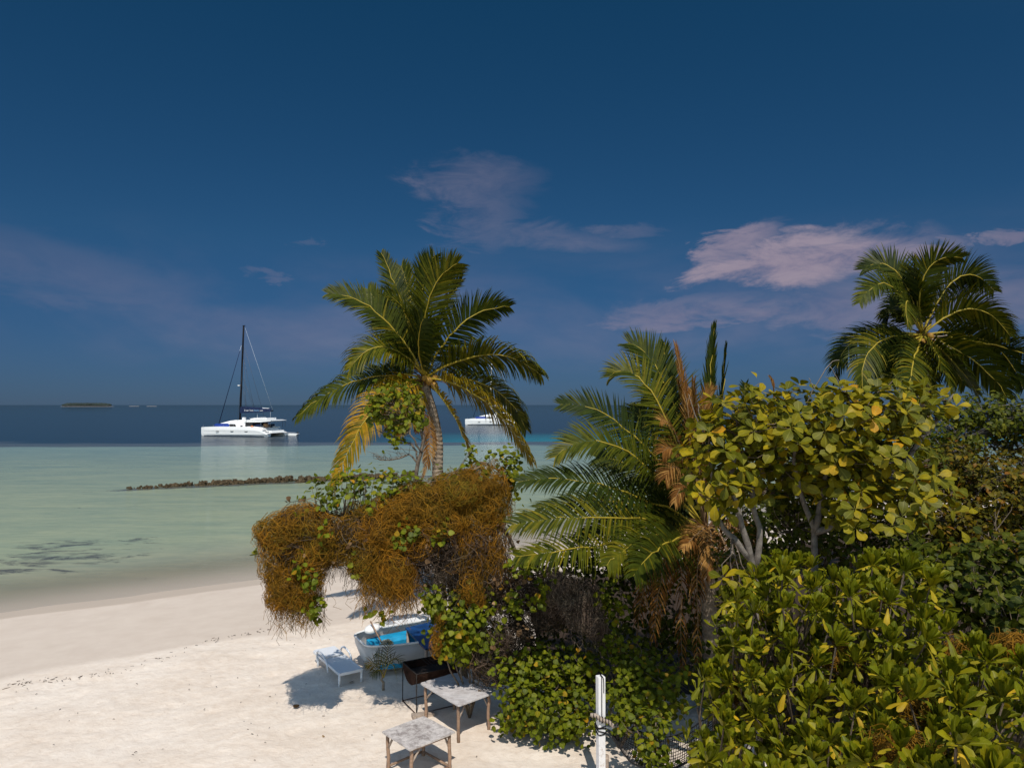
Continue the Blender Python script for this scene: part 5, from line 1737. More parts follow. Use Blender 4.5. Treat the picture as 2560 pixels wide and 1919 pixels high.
def build_heart_shrubs():
    defs = [
        ('heart_leaf_shrub', 'heart leaved shrub beside the blue table, with leaves down its left edge', (-0.95, 16.0), [(1112, 1585, 15.4, 24, 45, 0.3), (1165, 1545, 15.6, 62, 70, 0.55), (1155, 1602, 15.6, 45, 36, 0.4), (1180, 1490, 15.5, 40, 40, 0.3), (1095, 1500, 15.3, 30, 26, 0.2), (1225, 1610, 15.7, 45, 40, 0.4)], 175, 6, (0.09, 0.15), 'hib', 110),
        ('heart_leaf_shrub', 'heart leaved shrub reaching the sand between the grey table and the white post', (0.15, 15.2), [(1318, 1740, 15.0, 62, 80, 0.6), (1370, 1740, 14.9, 80, 90, 0.7), (1320, 1660, 15.3, 90, 60, 0.6), (1285, 1805, 14.8, 36, 32, 0.3), (1440, 1790, 14.7, 60, 50, 0.5), (1470, 1680, 15.2, 60, 50, 0.5)], 230, 6, (0.085, 0.135), 'hib', 190),
        ('heart_leaf_shrub', 'heart leaved shrub behind the white post, thin enough to show sand', (2.2, 14.6), [(1590, 1660, 14.6, 55, 50, 0.5), (1620, 1720, 14.4, 85, 60, 0.6), (1570, 1760, 14.3, 40, 50, 0.4), (1660, 1700, 14.1, 45, 40, 0.4), (1540, 1620, 15.0, 40, 35, 0.4)], 150, 6, (0.085, 0.135), 'hib', 70),
        ('heart_leaf_shrub', 'heart leaved sprigs growing through the black hammock', (2.55, 12.6), [(1640, 1860, 12.6, 32, 60, 0.3), (1640, 1905, 12.4, 28, 40, 0.3), (1580, 1800, 13.0, 50, 22, 0.25), (1640, 1790, 12.9, 40, 22, 0.3)], 50, 6, (0.08, 0.125), 'hib', 10),
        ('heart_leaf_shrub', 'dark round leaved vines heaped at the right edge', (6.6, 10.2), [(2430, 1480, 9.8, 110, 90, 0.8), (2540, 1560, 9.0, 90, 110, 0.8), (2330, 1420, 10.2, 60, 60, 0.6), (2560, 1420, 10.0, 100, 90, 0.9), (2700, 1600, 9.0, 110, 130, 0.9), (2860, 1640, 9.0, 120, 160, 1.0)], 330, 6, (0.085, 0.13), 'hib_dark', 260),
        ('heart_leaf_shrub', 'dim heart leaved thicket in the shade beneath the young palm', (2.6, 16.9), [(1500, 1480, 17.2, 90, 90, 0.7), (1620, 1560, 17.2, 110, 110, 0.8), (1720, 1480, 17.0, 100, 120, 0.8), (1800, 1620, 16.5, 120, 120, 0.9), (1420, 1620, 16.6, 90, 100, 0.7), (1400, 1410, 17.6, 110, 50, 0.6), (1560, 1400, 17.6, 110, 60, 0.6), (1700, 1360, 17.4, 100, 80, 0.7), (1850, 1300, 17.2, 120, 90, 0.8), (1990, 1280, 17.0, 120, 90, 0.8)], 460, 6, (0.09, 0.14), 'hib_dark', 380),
    ]
    for name, label, (bx, by), bl, n, k, size, mat, inner in defs:
        b = np.array([bx, by, 0.0])
        root = thing(name, label, 'shrub', tuple(b), 'heart leaved trees and shrubs')
        blobs = [px_blob(*x) for x in bl]
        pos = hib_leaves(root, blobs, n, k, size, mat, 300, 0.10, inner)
        hubs = [x[0] for x in blobs]
        stems(root, 'stem', [[b, b * 0.6 + h * 0.4 + rng.normal(0, 0.08, 3) * np.array([1, 1, 0]), h] for h in hubs], 0.03, 0.012, 'twig', 6)
        nodes = np.vstack([curve_pts(np.array([b, b * 0.6 + h * 0.4, h]), 8)[2:] for h in hubs])
        twigs(root, nearest(pos, nodes), pos, 0.009, 0.004, 'twig', 0.1)
    # vine threads on the left edge of the shrub beside the blue table and under the fleshy shrubs
    L = [px_blob(*x) for x in [(1094, 1590, 15.1, 16, 48, 0.12), (1100, 1550, 15.1, 16, 25, 0.12), (1190, 1480, 15.2, 40, 50, 0.2)]]
    o0 = np.array([-1.7, 15.1, 1.5])
    v = link('vine_threads', strand_mesh('vine_threads', [strands(sub_blobs(L, 4), 560, 7, 0.1, 0.6, 1.4, 0.3, 0.6, 0.004)], o0), MAT['dodder'], None, tuple(o0))
    tag(v, 'orange vine threads beside the blue table', 'vine', kind='stuff')
    R_ = [px_blob(*x) for x in [(2090, 1640, 8.4, 45, 35, 0.2), (2290, 1770, 7.0, 40, 50, 0.2), (2270, 1880, 6.3, 90, 45, 0.25), (2190, 1500, 9.0, 30, 30, 0.15), (2410, 1620, 8.2, 70, 35, 0.3), (2540, 1600, 7.8, 60, 45, 0.3), (1830, 1720, 9.2, 30, 40, 0.15), (2130, 1890, 6.8, 30, 25, 0.15), (2430, 1830, 6.4, 30, 30, 0.15)]]
    o1 = np.array([4.0, 8.0, 4.0])
    v = link('vine_threads', strand_mesh('vine_threads', [strands(sub_blobs(R_, 4), 2300, 7, 0.09, 0.5, 1.5, 0.35, 0.6, 0.0032), hanging(R_, 260, (0.1, 0.3), 5, 0.003)], o1), MAT['dodder'], None, tuple(o1))
    tag(v, 'rusty vine threads bunched under the fleshy leaved shrubs at the lower right', 'vine', kind='stuff')


build_heart_shrubs()


# --- slim heart-leaved tree in front of the main palm, half of it bare
def build_slim_tree():
    Y = 18.0
    q = rel(720, 600, 2.632)
    b = P(1165, 1700, Y); b[2] = 0.0
    root = thing('heart_leaf_tree', 'slim grey stemmed tree with one leafy tuft before the left palm trunk', 'tree', tuple(b), 'heart leaved trees and shrubs')
    L = [[b, P(1120, 1420, Y), P(1060, 1280, Y), q(850, 1650, Y), q(850, 1480, Y), q(880, 1390, Y), q(890, 1300, Y), q(850, 1200, Y), q(790, 1120, Y), q(700, 1080, Y)],
         [q(855, 1470, Y), q(800, 1410, Y), q(720, 1440, Y - .2), q(640, 1450, Y - .3), q(590, 1440, Y - .3)],
         [q(850, 1440, Y), q(830, 1370, Y), q(760, 1320, Y + .2), q(680, 1290, Y + .3), q(620, 1270, Y + .3)],
         [q(880, 1400, Y), q(820, 1300, Y - .2), q(790, 1220, Y - .2), q(740, 1130, Y - .3)],
         [q(885, 1310, Y), q(860, 1230, Y + .2), q(820, 1100, Y + .2), q(760, 1000, Y + .2)]]
    stems(root, 'trunk', L[:1], 0.075, 0.022, 'twig', 8, 16, 0.01)
    stems(root, 'branch', L[1:], 0.028, 0.009, 'twig', 6, 12, 0.015)
    A, B = [], []
    for l in (L[1], L[2]):
        c = curve_pts(np.array(l), 16)
        for i in range(4, 16):
            for _ in range(2):
                A.append(c[i]); B.append(c[i] + np.array([rng.normal(-0.12, 0.15), rng.normal(0, 0.12), rng.uniform(0.02, 0.28)]))
    twigs(root, A, B, 0.007, 0.003, 'twig', 0)
    blobs = [px_blob(720 + x / 2.632, 600 + y / 2.632, Yy, rx, ry, rd) for x, y, Yy, rx, ry, rd in ((690, 1090, Y, 62, 40, 0.5), (770, 1000, Y, 40, 30, 0.4), (760, 1180, Y, 40, 26, 0.35), (580, 1090, Y, 22, 22, 0.25), (560, 970, Y, 8, 8, 0.1), (720, 1280, Y, 22, 10, 0.2), (660, 1370, Y - .2, 8, 8, 0.1))]
    pos = hib_leaves(root, blobs, 85, 6, (0.10, 0.16), 'hib', 300, 0.10, 20)
    nodes = np.vstack([curve_pts(np.array(l), 12)[5:] for l in (L[0], L[3], L[4])])
    twigs(root, nearest(pos, nodes), pos, 0.009, 0.004, 'twig', 0)


build_slim_tree()


# --- trees and shrubs behind on the right
def build_right_back():
    defs = [
        ('round_crown_tree', 'dark green dense crowned tree under the right palm at the right edge', 'tree', (11.6, 17.6), [(2470, 1035, 17.0, 110, 42, 1.1), (2540, 1080, 17.2, 80, 50, 1.0), (2395, 1095, 16.8, 60, 40, 0.8), (2360, 1140, 16.4, 60, 45, 0.8), (2300, 1180, 16.4, 90, 60, 0.8)], 330, 9, (0.11, 0.17), 'dark_tree', 200, 'bark'),
        ('olive_shrub', 'tall olive brown small leaved shrub at the right edge above the round leaved vines', 'shrub', (8.6, 13.6), [(2440, 1220, 13.0, 120, 90, 1.1), (2540, 1290, 12.6, 90, 100, 1.1), (2380, 1300, 12.4, 80, 80, 0.8), (2480, 1360, 12.0, 120, 60, 0.8), (2400, 1170, 13.4, 70, 50, 0.8), (2540, 1190, 13.2, 90, 60, 0.9), (2680, 1240, 12.8, 110, 130, 1.1), (2720, 1420, 11.5, 120, 130, 1.1), (2860, 1300, 12.5, 120, 150, 1.2)], 760, 8, (0.10, 0.155), 'olive', 520, 'twig'),
        ('olive_shrub', 'olive small leaved shrub behind the forked grey trunks', 'shrub', (5.4, 13.4), [(1980, 1330, 12.9, 140, 90, 0.8), (2150, 1380, 12.6, 130, 90, 0.8), (2250, 1330, 12.6, 80, 90, 0.8), (1880, 1400, 13.2, 80, 90, 0.7), (2080, 1240, 13.2, 150, 80, 0.7), (1950, 1180, 13.2, 150, 90, 0.7), (2200, 1180, 13.2, 140, 90, 0.7), (2080, 1090, 13.4, 200, 60, 0.6)], 420, 8, (0.11, 0.17), 'dark_tree', 330, 'twig'),
    ]
    for name, label, cat, (bx, by), bl, n, k, size, mat, inner, bark in defs:
        b = np.array([bx, by, 0.0])
        root = thing(name, label, cat, tuple(b))
        blobs = [px_blob(*x) for x in bl]
        pos, out = on_blobs(blobs, n, 0.82, 1.06, 0.3)
        ax = nrmz(out * 0.7 + np.array([0, -0.1, 0.8]) + rng.normal(0, 0.35, pos.shape))
        lv = rosettes(pos, ax, k, size, (-0.2, 0.9))
        add_leaves(root, 'small', mat, *lv)
        p2, o2 = on_blobs(blobs, inner, 0.2, 0.85, 0.2)
        l2 = clump_leaves(p2, o2, k, 0.14, size)
        link('inner_foliage', leaf_mesh('inner_foliage', 'small', l2[0] - b, l2[1], l2[2], l2[3]), MAT[mat], root, kind='stuff')
        hubs = [x[0] for x in blobs]
        stems(root, 'trunk', [[b, b + np.array([0.05, 0, 1.2]), b * 0.5 + np.mean(hubs, 0) * 0.5]], 0.13, 0.08, bark, 8)
        mid = b * 0.5 + np.mean(hubs, 0) * 0.5
        stems(root, 'branch', [[mid, mid * 0.5 + h * 0.5 + rng.normal(0, 0.1, 3), h] for h in hubs], 0.06, 0.02, bark, 6)
        nodes = np.vstack([curve_pts(np.array([mid, mid * 0.5 + h * 0.5, h]), 8)[2:] for h in hubs])
        twigs(root, nearest(pos, nodes), pos, 0.014, 0.005, bark, 0)


build_right_back()


# ------------------------------------------------------------------ things on the beach
def crop(x, y, ox=780, oy=1500, sc=3.958):
    return ox + x / sc, oy + y / sc


def build_table(label, top_px, zt, thick, topmat, round_, low_rails, lean=0.0):
    cs = [G(*crop(*p), zt) for p in top_px]           # left, front, right, back
    c = np.mean(cs, 0)
    root = thing('table', label, 'table', (c[0], c[1], 0.0), 'weathered wooden tables')
    o = np.array(root.location)
    L = [p - o for p in cs]
    bm = bmesh.new()
    N = 9
    poly = []
    for i in range(4):
        a, b = L[i], L[(i + 1) % 4]
        d = (b - a)
        for k in range(N):
            t = k / N
            p = a + d * t
            if k == 0 and round_:
                pr = L[i - 1]
                u1, u2 = nrmz(pr - a), nrmz(b - a)
                for f in (0.0, 0.33, 0.67, 1.0):
                    e1, e2 = a + u1 * round_, a + u2 * round_
                    poly.append((1 - f) ** 2 * e1 + 2 * f * (1 - f) * a + f * f * e2)
                continue
            if k == 1 and round_ and round_ > np.linalg.norm(d) / N:
                continue
            poly.append(p + rng.normal(0, 0.004, 3) * np.array([1, 1, 0]))
    lo = [bm.verts.new((p[0], p[1], zt - thick)) for p in poly]
    hi = [bm.verts.new((p[0], p[1], zt)) for p in poly]
    n = len(poly)
    bm.faces.new(hi)
    bm.faces.new(lo[::-1])
    for i in range(n):
        bm.faces.new((lo[i], lo[(i + 1) % n], hi[(i + 1) % n], hi[i]))
    me = bm_mesh('table_top', bm)
    link('table_top', me, topmat, root)
    cz = np.mean(L, 0)
    feet, tops = [], []
    for p in L:
        q = p + (cz - p) * 0.16
        t = np.array([q[0], q[1], zt - thick])
        f = np.array([q[0] + rng.normal(0, 0.015), q[1] + rng.normal(0, 0.015), -0.06])
        leg = bar('leg', f, t, 0.037, MAT['leg_wood'], root, 9, 0.033, 0.006, 6)
        feet.append(f); tops.append(t)
    for i in range(4):
        j = (i + 1) % 4
        a, b = tops[i] - np.array([0, 0, 0.035]), tops[j] - np.array([0, 0, 0.035])
        bar('apron', a, b, 0.028, MAT['leg_wood'], root, 4)
        for s, e in ((i, j), (j, i)):
            if (i + s) % 2 == 0:
                pt = tops[s] * 0.62 + feet[s] * 0.38
                q = tops[s] + (tops[e] - tops[s]) * 0.24
                bar('brace', pt, q - np.array([0, 0, 0.02]), 0.022, MAT['drift'], root, 6)
    if low_rails:
        for i, j in ((0, 3), (1, 2), (3, 2)):
            h = 0.80
            bar('stretcher', tops[i] * (1 - h) + feet[i] * h, tops[j] * (1 - h) + feet[j] * h, 0.024, MAT['leg_wood'], root, 5)
    return root


build_table('small square stained table standing alone on the sand at the bottom edge', [(690, 1295), (972, 1475), (1418, 1300), (1105, 1140)], 0.74, 0.03, MAT['stain_top'], 0.0, True)
build_table('pale grey table with rounded corners under the shrub, in dappled shade', [(1066, 815), (1450, 1042), (1808, 910), (1420, 712)], 0.80, 0.028, MAT['table_top2'], 0.07, False)


def build_blue_table():
    A = G(880 + 790 / 5.92, 1520 + 290 / 5.92, 0.82)
    Bp = G(880 + 1085 / 5.92, 1520 + 605 / 5.92, 0.82)
    u = np.array([0.76, 0.65, 0]) * 1.15
    L = [A, Bp, Bp + u, A + u]
    c = np.mean(L, 0)
    root = thing('table', 'dark blue painted table between the boat and the heart leaved shrub', 'table', (c[0], c[1], 0.0), 'weathered wooden tables')
    o = np.array(root.location)
    prism('table_top', [tuple((p - o)[:2]) for p in L], 0.80, 0.83, MAT['blue_board'], root, 'z')
    for p in L:
        q = p + (c - p) * 0.1 - o
        bar('leg', (q[0], q[1], -0.06), (q[0], q[1], 0.80), 0.045, MAT['drift'], root, 4)
    for i in range(4):
        a, b = L[i] + (c - L[i]) * 0.1 - o, L[(i + 1) % 4] + (c - L[(i + 1) % 4]) * 0.1 - o
        bar('apron', (a[0], a[1], 0.75), (b[0], b[1], 0.75), 0.035, MAT['leg_wood'], root, 4)


build_blue_table()


def build_grill():
    L1 = G(1006.6, 1753); L2 = G(1041, 1788)
    a = np.array([0.86, 0.50, 0]) * 1.05
    cr = [L1, L2, L2 + a, L1 + a]
    c = np.mean(cr, 0)
    root = thing('drum_grill', 'black half drum barbecue on thin iron legs beside the grey table', 'grill', (c[0], c[1], 0))
    o = np.array(root.location)
    zt = 0.92
    for p in cr:
        q = p - o
        bar('leg', (q[0], q[1], -0.03), (q[0], q[1], zt), 0.013, MAT['black_metal'], root, 6)
    for i in range(4):
        p, q = cr[i] - o, cr[(i + 1) % 4] - o
        bar('base_rail', (p[0], p[1], 0.03), (q[0], q[1], 0.03), 0.012, MAT['rust'], root, 6)
        bar('top_rail', (p[0], p[1], zt), (q[0], q[1], zt), 0.014, MAT['black_metal'], root, 6)
    # half drum between the long rails
    w = L2 - L1
    N, M = 14, 6
    bm = bmesh.new()
    rows = []
    for j in range(M + 1):
        ctr = (L1 + L2) / 2 + a * (j / M)
        rows.append([bm.verts.new(tuple(ctr - o + w * 0.5 * math.cos(t) + np.array([0, 0, zt - math.sin(t) * 0.36]))) for t in np.linspace(0, math.pi, N)])
    for r0, r1 in zip(rows, rows[1:]):
        for i in range(N - 1):
            bm.faces.new((r0[i], r0[i + 1], r1[i + 1], r1[i]))
    bm.faces.new(rows[0]); bm.faces.new(rows[-1])
    bmesh.ops.solidify(bm, geom=list(bm.faces), thickness=0.008)
    link('drum', bm_mesh('drum', bm), MAT['rust'], root)
    # ash bed and grate bars
    bm = bmesh.new()
    ash = [bm.verts.new(tuple((L1 + L2) / 2 - o + w * s * 0.44 + a * t + np.array([0, 0, zt - 0.16]))) for s, t in ((-1, 0.03), (1, 0.03), (1, 0.97), (-1, 0.97))]
    bm.faces.new(ash)
    link('charcoal_bed', bm_mesh('charcoal_bed', bm), MAT['black_metal'], root)
    for k in range(7):
        t = 0.45 + k * 0.08
        p = L1 - o + a * t; q = L2 - o + a * t
        bar('grate_bar', (p[0], p[1], zt + 0.004), (q[0], q[1], zt + 0.004), 0.006, MAT['black_metal'], root, 5)
    # block under the near foot
    q = L2 - o
    b = box('footing_block', (q[0] + 0.15, q[1] - 0.02, 0.03), (0.5, 0.16, 0.09), MAT['drift'], root, Matrix.Rotation(0.35, 3, 'Z'), 0.01)


build_grill()


def build_lounger(label, p_front_left, p_front_right, p_back_left, raise_back=0.0):
    a, b, c = p_front_left, p_front_right, p_back_left
    ux = b - a; wid = np.linalg.norm(ux); ux /= wid
    uy = np.array([-ux[1], ux[0], 0.0])
    Ln = max(1.85, float(((c - a) * uy).sum()))
    root = thing('sun_lounger', label, 'sun lounger', (a[0], a[1], 0.0), 'white plastic sun loungers', math.atan2(ux[1], ux[0]))
    zs = 0.33
    M = MAT['plastic']
    for x in (0.02, wid - 0.02):
        box('side_rail', (x, Ln / 2, zs - 0.03), (0.045, Ln, 0.07), M, root, None, 0.012)
        bar('leg', (x, 0.05, -0.04), (x, 0.03, zs - 0.03), 0.030, M, root, 8, 0.034)
        bar('leg', (x, Ln - 0.35, -0.04), (x, Ln - 0.35, zs - 0.03), 0.030, M, root, 8)
        # moulded arm hoop
        s = -1 if x < wid / 2 else 1
        pts = curve_pts([(x + s * 0.03, 0.78, zs - 0.20), (x + s * 0.045, 0.86, zs + 0.02), (x + s * 0.05, 1.10, zs + 0.13), (x + s * 0.05, 1.45, zs + 0.14), (x + s * 0.04, 1.62, zs + 0.02), (x + s * 0.03, 1.66, zs - 0.20)], 16)
        link('arm_hoop', tube_mesh('arm_hoop', pts, np.full(16, 0.026), 7), M, root)
    ns = int(1.22 / 0.062)
    bm = bmesh.new(); box_bm(bm, (0, 0, 0), (wid - 0.05, 0.048, 0.018), None, 0.005)
    slat = bm_mesh('slat', bm); slat.materials.append(M)
    for k in range(ns):
        o = link('slat', slat, None, root)
        y = 0.06 + k * 0.062
        o.location = (wid / 2, y, zs + 0.004 - 0.018 * math.sin(min(1, y / 1.2) * math.pi))
    box('front_rail', (wid / 2, 0.012, zs - 0.02), (wid, 0.05, 0.075), M, root, None, 0.015)
    # backrest panel of slats
    y0 = 0.06 + ns * 0.062
    bk = box('backrest', (0, (Ln - y0) / 2, 0), (wid - 0.30, Ln - y0 - 0.02, 0.022), M, root, None, 0.008)
    bk.location = (wid / 2, y0, zs + 0.008)
    bk.rotation_euler = (raise_back, 0, 0)
    nb = int((Ln - y0) / 0.062)
    for k in range(nb):
        o = link('slat', slat, None, bk)
        o.location = (0, 0.03 + k * 0.062, 0.014)
    return root


build_lounger('white slatted sun lounger in front of the beached boat', G(848, 1684, 0.33), G(907, 1671, 0.33), G(828, 1617, 0.33))
build_lounger('white sun lounger at the bottom edge, all but a corner hidden under fleshy leaves', np.array([4.45, 11.0, 0]), np.array([4.9, 11.45, 0]), np.array([3.05, 12.45, 0]), 0.55)


def build_boat():
    ang = math.atan2(0.50, 0.86)
    bow = G(908, 1606, 0.74)
    root = thing('dinghy', 'white beached dinghy with aqua blue insides behind the sun lounger', 'boat', (bow[0], bow[1], 0.0), None, ang)
    # local x runs from the blunt bow to the stern
    st = [(0.00, 0.42, 0.30), (0.10, 0.58, 0.14), (0.30, 0.72, 0.05), (0.7, 0.82, 0.0), (1.4, 0.88, 0.0), (2.4, 0.88, 0.0), (3.4, 0.82, 0.02), (3.9, 0.78, 0.04)]
    H_ = 0.76
    bm = bmesh.new()
    rows = []
    for x, hb, k in st:
        sheer = H_ + 0.06 * (1 - x / 3.9)
        sec = [(0, k), (hb * 0.45, k + 0.02), (hb * 0.74, k + 0.16), (hb * 0.93, k + 0.36), (hb, sheer)]
        full = [(-y, z) for y, z in sec[::-1]] + sec[1:]
        rows.append([bm.verts.new((x - (0.10 if z > 0.5 else 0) * (x < 0.2), y, z)) for y, z in full])
    for r0, r1 in zip(rows, rows[1:]):
        for i in range(8):
            bm.faces.new((r0[i], r0[i + 1], r1[i + 1], r1[i]))
    bm.faces.new(rows[0]); bm.faces.new(rows[-1])
    bmesh.ops.solidify(bm, geom=list(bm.faces), thickness=0.022)
    hull = link('hull', bm_mesh('hull', bm, True), MAT['white_paint'], root)
    for s in (-1, 1):
        pts = curve_pts([(x - (0.1 if x < 0.2 else 0), s * hb, H_ + 0.06 * (1 - x / 3.9)) for x, hb, k in st], 24)
        link('gunwale', tube_mesh('gunwale', pts, np.full(24, 0.028), 7), MAT['white_paint'], root)
    bar('bow_rail', (-0.10, -0.42, H_ + 0.06), (-0.10, 0.42, H_ + 0.06), 0.028, MAT['white_paint'], root, 7)
    # floor and blue side tanks, white well between them
    prism('floor', [(0.15, -0.5), (3.85, -0.62), (3.85, 0.62), (0.15, 0.5)], 0.16, 0.18, MAT['white_paint'], root, 'z')
    for s in (-1, 1):
        w = 0.36
        bm = bmesh.new()
        rr = []
        for x, yo in ((0.28, 0.60), (0.6, 0.72), (1.4, 0.78), (2.6, 0.78), (3.7, 0.72)):
            sec = [(yo - w, 0.18), (yo - w - 0.02, 0.50), (yo - w + 0.06, 0.60), (yo - 0.02, 0.615), (yo - 0.02, 0.18)]
            rr.append([bm.verts.new((x, s * y, z)) for y, z in sec])
        for r0, r1 in zip(rr, rr[1:]):
            for i in range(5):
                bm.faces.new((r0[i], r0[(i + 1) % 5], r1[(i + 1) % 5], r1[i]))
        bm.faces.new(rr[0]); bm.faces.new(rr[-1][::-1])
        link('side_bench', bm_mesh('side_bench', bm), MAT['aqua'], root)
    box('thwart', (2.5, 0, 0.50), (0.3, 1.5, 0.05), MAT['aqua'], root, None, 0.01)
    # white locker lid on the far side with a grey panel
    lid = box('locker_lid', (1.35, 0.84, 0.84), (1.15, 0.36, 0.05), MAT['white_paint'], root, None, 0.015)
    box('vent_panel', (1.05, 0.84, 0.87), (0.26, 0.26, 0.01), MAT['grey'], lid)
    M = Matrix.Translation(Vector(root.location)) @ Matrix.Rotation(ang, 4, 'Z')
    wp = lambda p: np.array((M @ Vector(p))[:])
    # rope coil
    c = wp((0.50, -0.40, 0.70))
    Q = []
    for k in range(46):
        n_ = nrmz(rng.normal(size=3)); e1 = nrmz(np.cross(n_, [0.3, 0.5, 0.8])); e2 = np.cross(n_, e1)
        t = np.linspace(0, rng.uniform(4, 6.2), 12)[:, None] + rng.uniform(0, 6)
        r = rng.uniform(0.10, 0.185)
        p = (e1 * np.cos(t) + e2 * np.sin(t)) * r * np.array([1, 1, 0.8]) + rng.normal(0, 0.012, 3)
        Q.append(c + p)
    V, Fq, L = tubes(np.array(Q) - c, np.full((46, 12), 0.011), 5)
    ro = link('rope_coil', np_mesh('rope_coil', V, Fq, L, True), MAT['rope'], None, tuple(c))
    tag(ro, 'tangled ball of pale rope lying in the bow of the dinghy', 'rope')
    # wooden pole and white float
    a, b = wp((0.15, 0.55, 0.86)), wp((0.62, -0.10, 0.30))
    a = P(926, 1552, a[1] + 0.1); 
    b = wp((0.66, -0.12, 0.33))
    po = bar('wooden_pole', np.zeros(3), b - a, 0.020, MAT['leg_wood'], None, 8, 0.026, 0.004, 5)
    po.location = tuple(a)
    tag(po, 'thin wooden pole leaning across the bow of the dinghy', 'pole')
    bm = bmesh.new()
    bmesh.ops.create_uvsphere(bm, u_segments=20, v_segments=12, radius=1.0)
    for v in bm.verts:
        v.co.x *= 0.22; v.co.y *= 0.17; v.co.z = v.co.z * 0.10 + (0.02 if v.co.z > 0 else 0)
    fl = link('boat_float', bm_mesh('boat_float', bm, True), MAT['white_paint'], None, tuple(wp((0.45, 0.60, 0.86))))
    fl.rotation_euler = (0.25, -0.2, 0.5)
    tag(fl, 'rounded white float resting on the far gunwale of the dinghy', 'float')


build_boat()


def build_seedling():
    b = G(959, 1722)
    root = thing('palm_seedling', 'small palm seedling sprouting from the sand in front of the boat', 'palm tree', tuple(b))
    stems(root, 'stem', [[b - np.array([0, 0, 0.05]), b + np.array([-0.02, 0, 0.25]), b + np.array([0.02, 0, 0.5])]], 0.035, 0.022, 'palm_bark', 8)
    c = b + np.array([0.0, 0, 0.28])
    q = rel(780, 1500, 3.958)
    Y = b[1]
    for i, (m, t, dm, dt, mat) in enumerate((((740, 560), (765, 420), 0, 0, 'palm_dark'), ((640, 640), (540, 640), -0.1, -0.2, 'palm_yellow'), ((800, 580), (905, 640), 0.1, 0.2, 'palm_dark'), ((780, 620), (840, 780), -0.3, -0.5, 'palm_leaf'), ((690, 590), (640, 520), 0.2, 0.4, 'palm_dark'), ((665, 690), (600, 740), -0.2, -0.4, 'palm_leaf'))):
        add_frond(root, c, q(*m, Y + dm), q(*t, Y + dt), 0.33, 10, 0.35, 0.010, mat, 'rachis', 0.012, 500 + i, 0.2, 0.25)


build_seedling()


def build_post():
    b = np.array([1.615, 13.0, 0.0])
    ht = 2.06
    root = thing('post', 'square white painted post standing in the sand by the hammock', 'post', tuple(b), None, 0.30)
    bm = bmesh.new()
    box_bm(bm, (0, 0, ht / 2 - 0.1), (0.135, 0.135, ht + 0.2), None, 0.012)
    bmesh.ops.subdivide_edges(bm, edges=[e for e in bm.edges if abs(e.verts[0].co.z - e.verts[1].co.z) > 1], cuts=8)
    for v in bm.verts:
        v.co.x += 0.006 * mnoise.noise(v.co * 3); v.co.y += 0.006 * mnoise.noise(v.co * 3 + Vector((5, 0, 0)))
    link('shaft', bm_mesh('shaft', bm), MAT['post_paint'], root)
    # black cord over the top, down the face, and wound round
    pts = curve_pts([(0.03, -0.074, ht - 0.28), (0.028, -0.076, ht - 0.08), (0.01, -0.072, ht + 0.005), (-0.005, 0.0, ht + 0.012), (-0.01, -0.072, ht + 0.005), (-0.012, -0.078, ht - 0.4), (-0.012, -0.078, 1.24)], 28)
    link('cord', tube_mesh('cord', pts, np.full(28, 0.008), 6), MAT['cord'], root)
    wpt = []
    for k in range(80):
        t = k / 79 * 4 * 2 * math.pi
        r = 0.078 / max(abs(math.cos(t)), abs(math.sin(t))) * 0.98
        wpt.append((r * math.cos(t), r * math.sin(t), 1.20 - 0.16 * k / 79 + 0.02 * math.sin(t * 1.3)))
    link('cord_wrap', tube_mesh('cord_wrap', np.array(wpt), np.full(80, 0.012), 6), MAT['cord'], root)
    # knotted branch tied across
    a = P(1476, 1787, 12.9); c = P(1545, 1812, 12.86)
    br = bar('crossbar', np.zeros(3), c - a, 0.040, MAT['drift'], None, 9, 0.034, 0.012, 7)
    br.location = tuple(a)
    tag(br, 'short pinkish branch lashed across the white post with black cord', 'branch')
    Q = []
    for k in range(9):
        cc = a + (c - a) * (0.06 + k * 0.11)
        t = np.linspace(0, 2 * math.pi, 12)[:, None]
        ax = nrmz(c - a); e1 = nrmz(np.cross(ax, [0, 0, 1.0])); e2 = np.cross(ax, e1)
        Q.append(cc - a + (e1 * np.cos(t) + e2 * np.sin(t)) * 0.047 + ax * (t / 6.28 - 0.5) * 0.05)
    V, Fq, L = tubes(np.array(Q), np.full((9, 12), 0.009), 5)
    link('lashing', np_mesh('lashing', V, Fq, L, True), MAT['cord'], br)
    s = b + np.array([0.105, 0.04, 0])
    stake = bar('driftwood_stake', (0, 0, -0.1), (-0.005, 0.0, 0.62), 0.062, MAT['drift'], None, 10, 0.052, 0.008, 7)
    stake.location = tuple(s)
    tag(stake, 'thick weathered driftwood stake standing against the foot of the white post', 'stake')


t_ = NT('post_paint')
o_ = t_.obj()
n_ = t_.noise(7.0, 7, 0.7, o_)
sz_ = t_.n('ShaderNodeSeparateXYZ', {0: o_}).outputs[2]
peel = t_.ramp(t_.math('ADD', n_, t_.math('MULTIPLY', sz_, -0.12)), [(0.46, 0.0), (0.54, 0.75)])
MAT['post_paint'] = t_.done(t_.bsdf(t_.mix(peel, (0.74, 0.73, 0.74), (0.50, 0.44, 0.40)), 0.6, 0.3, t_.bump(n_, 0.25, 0.01)))
build_post()


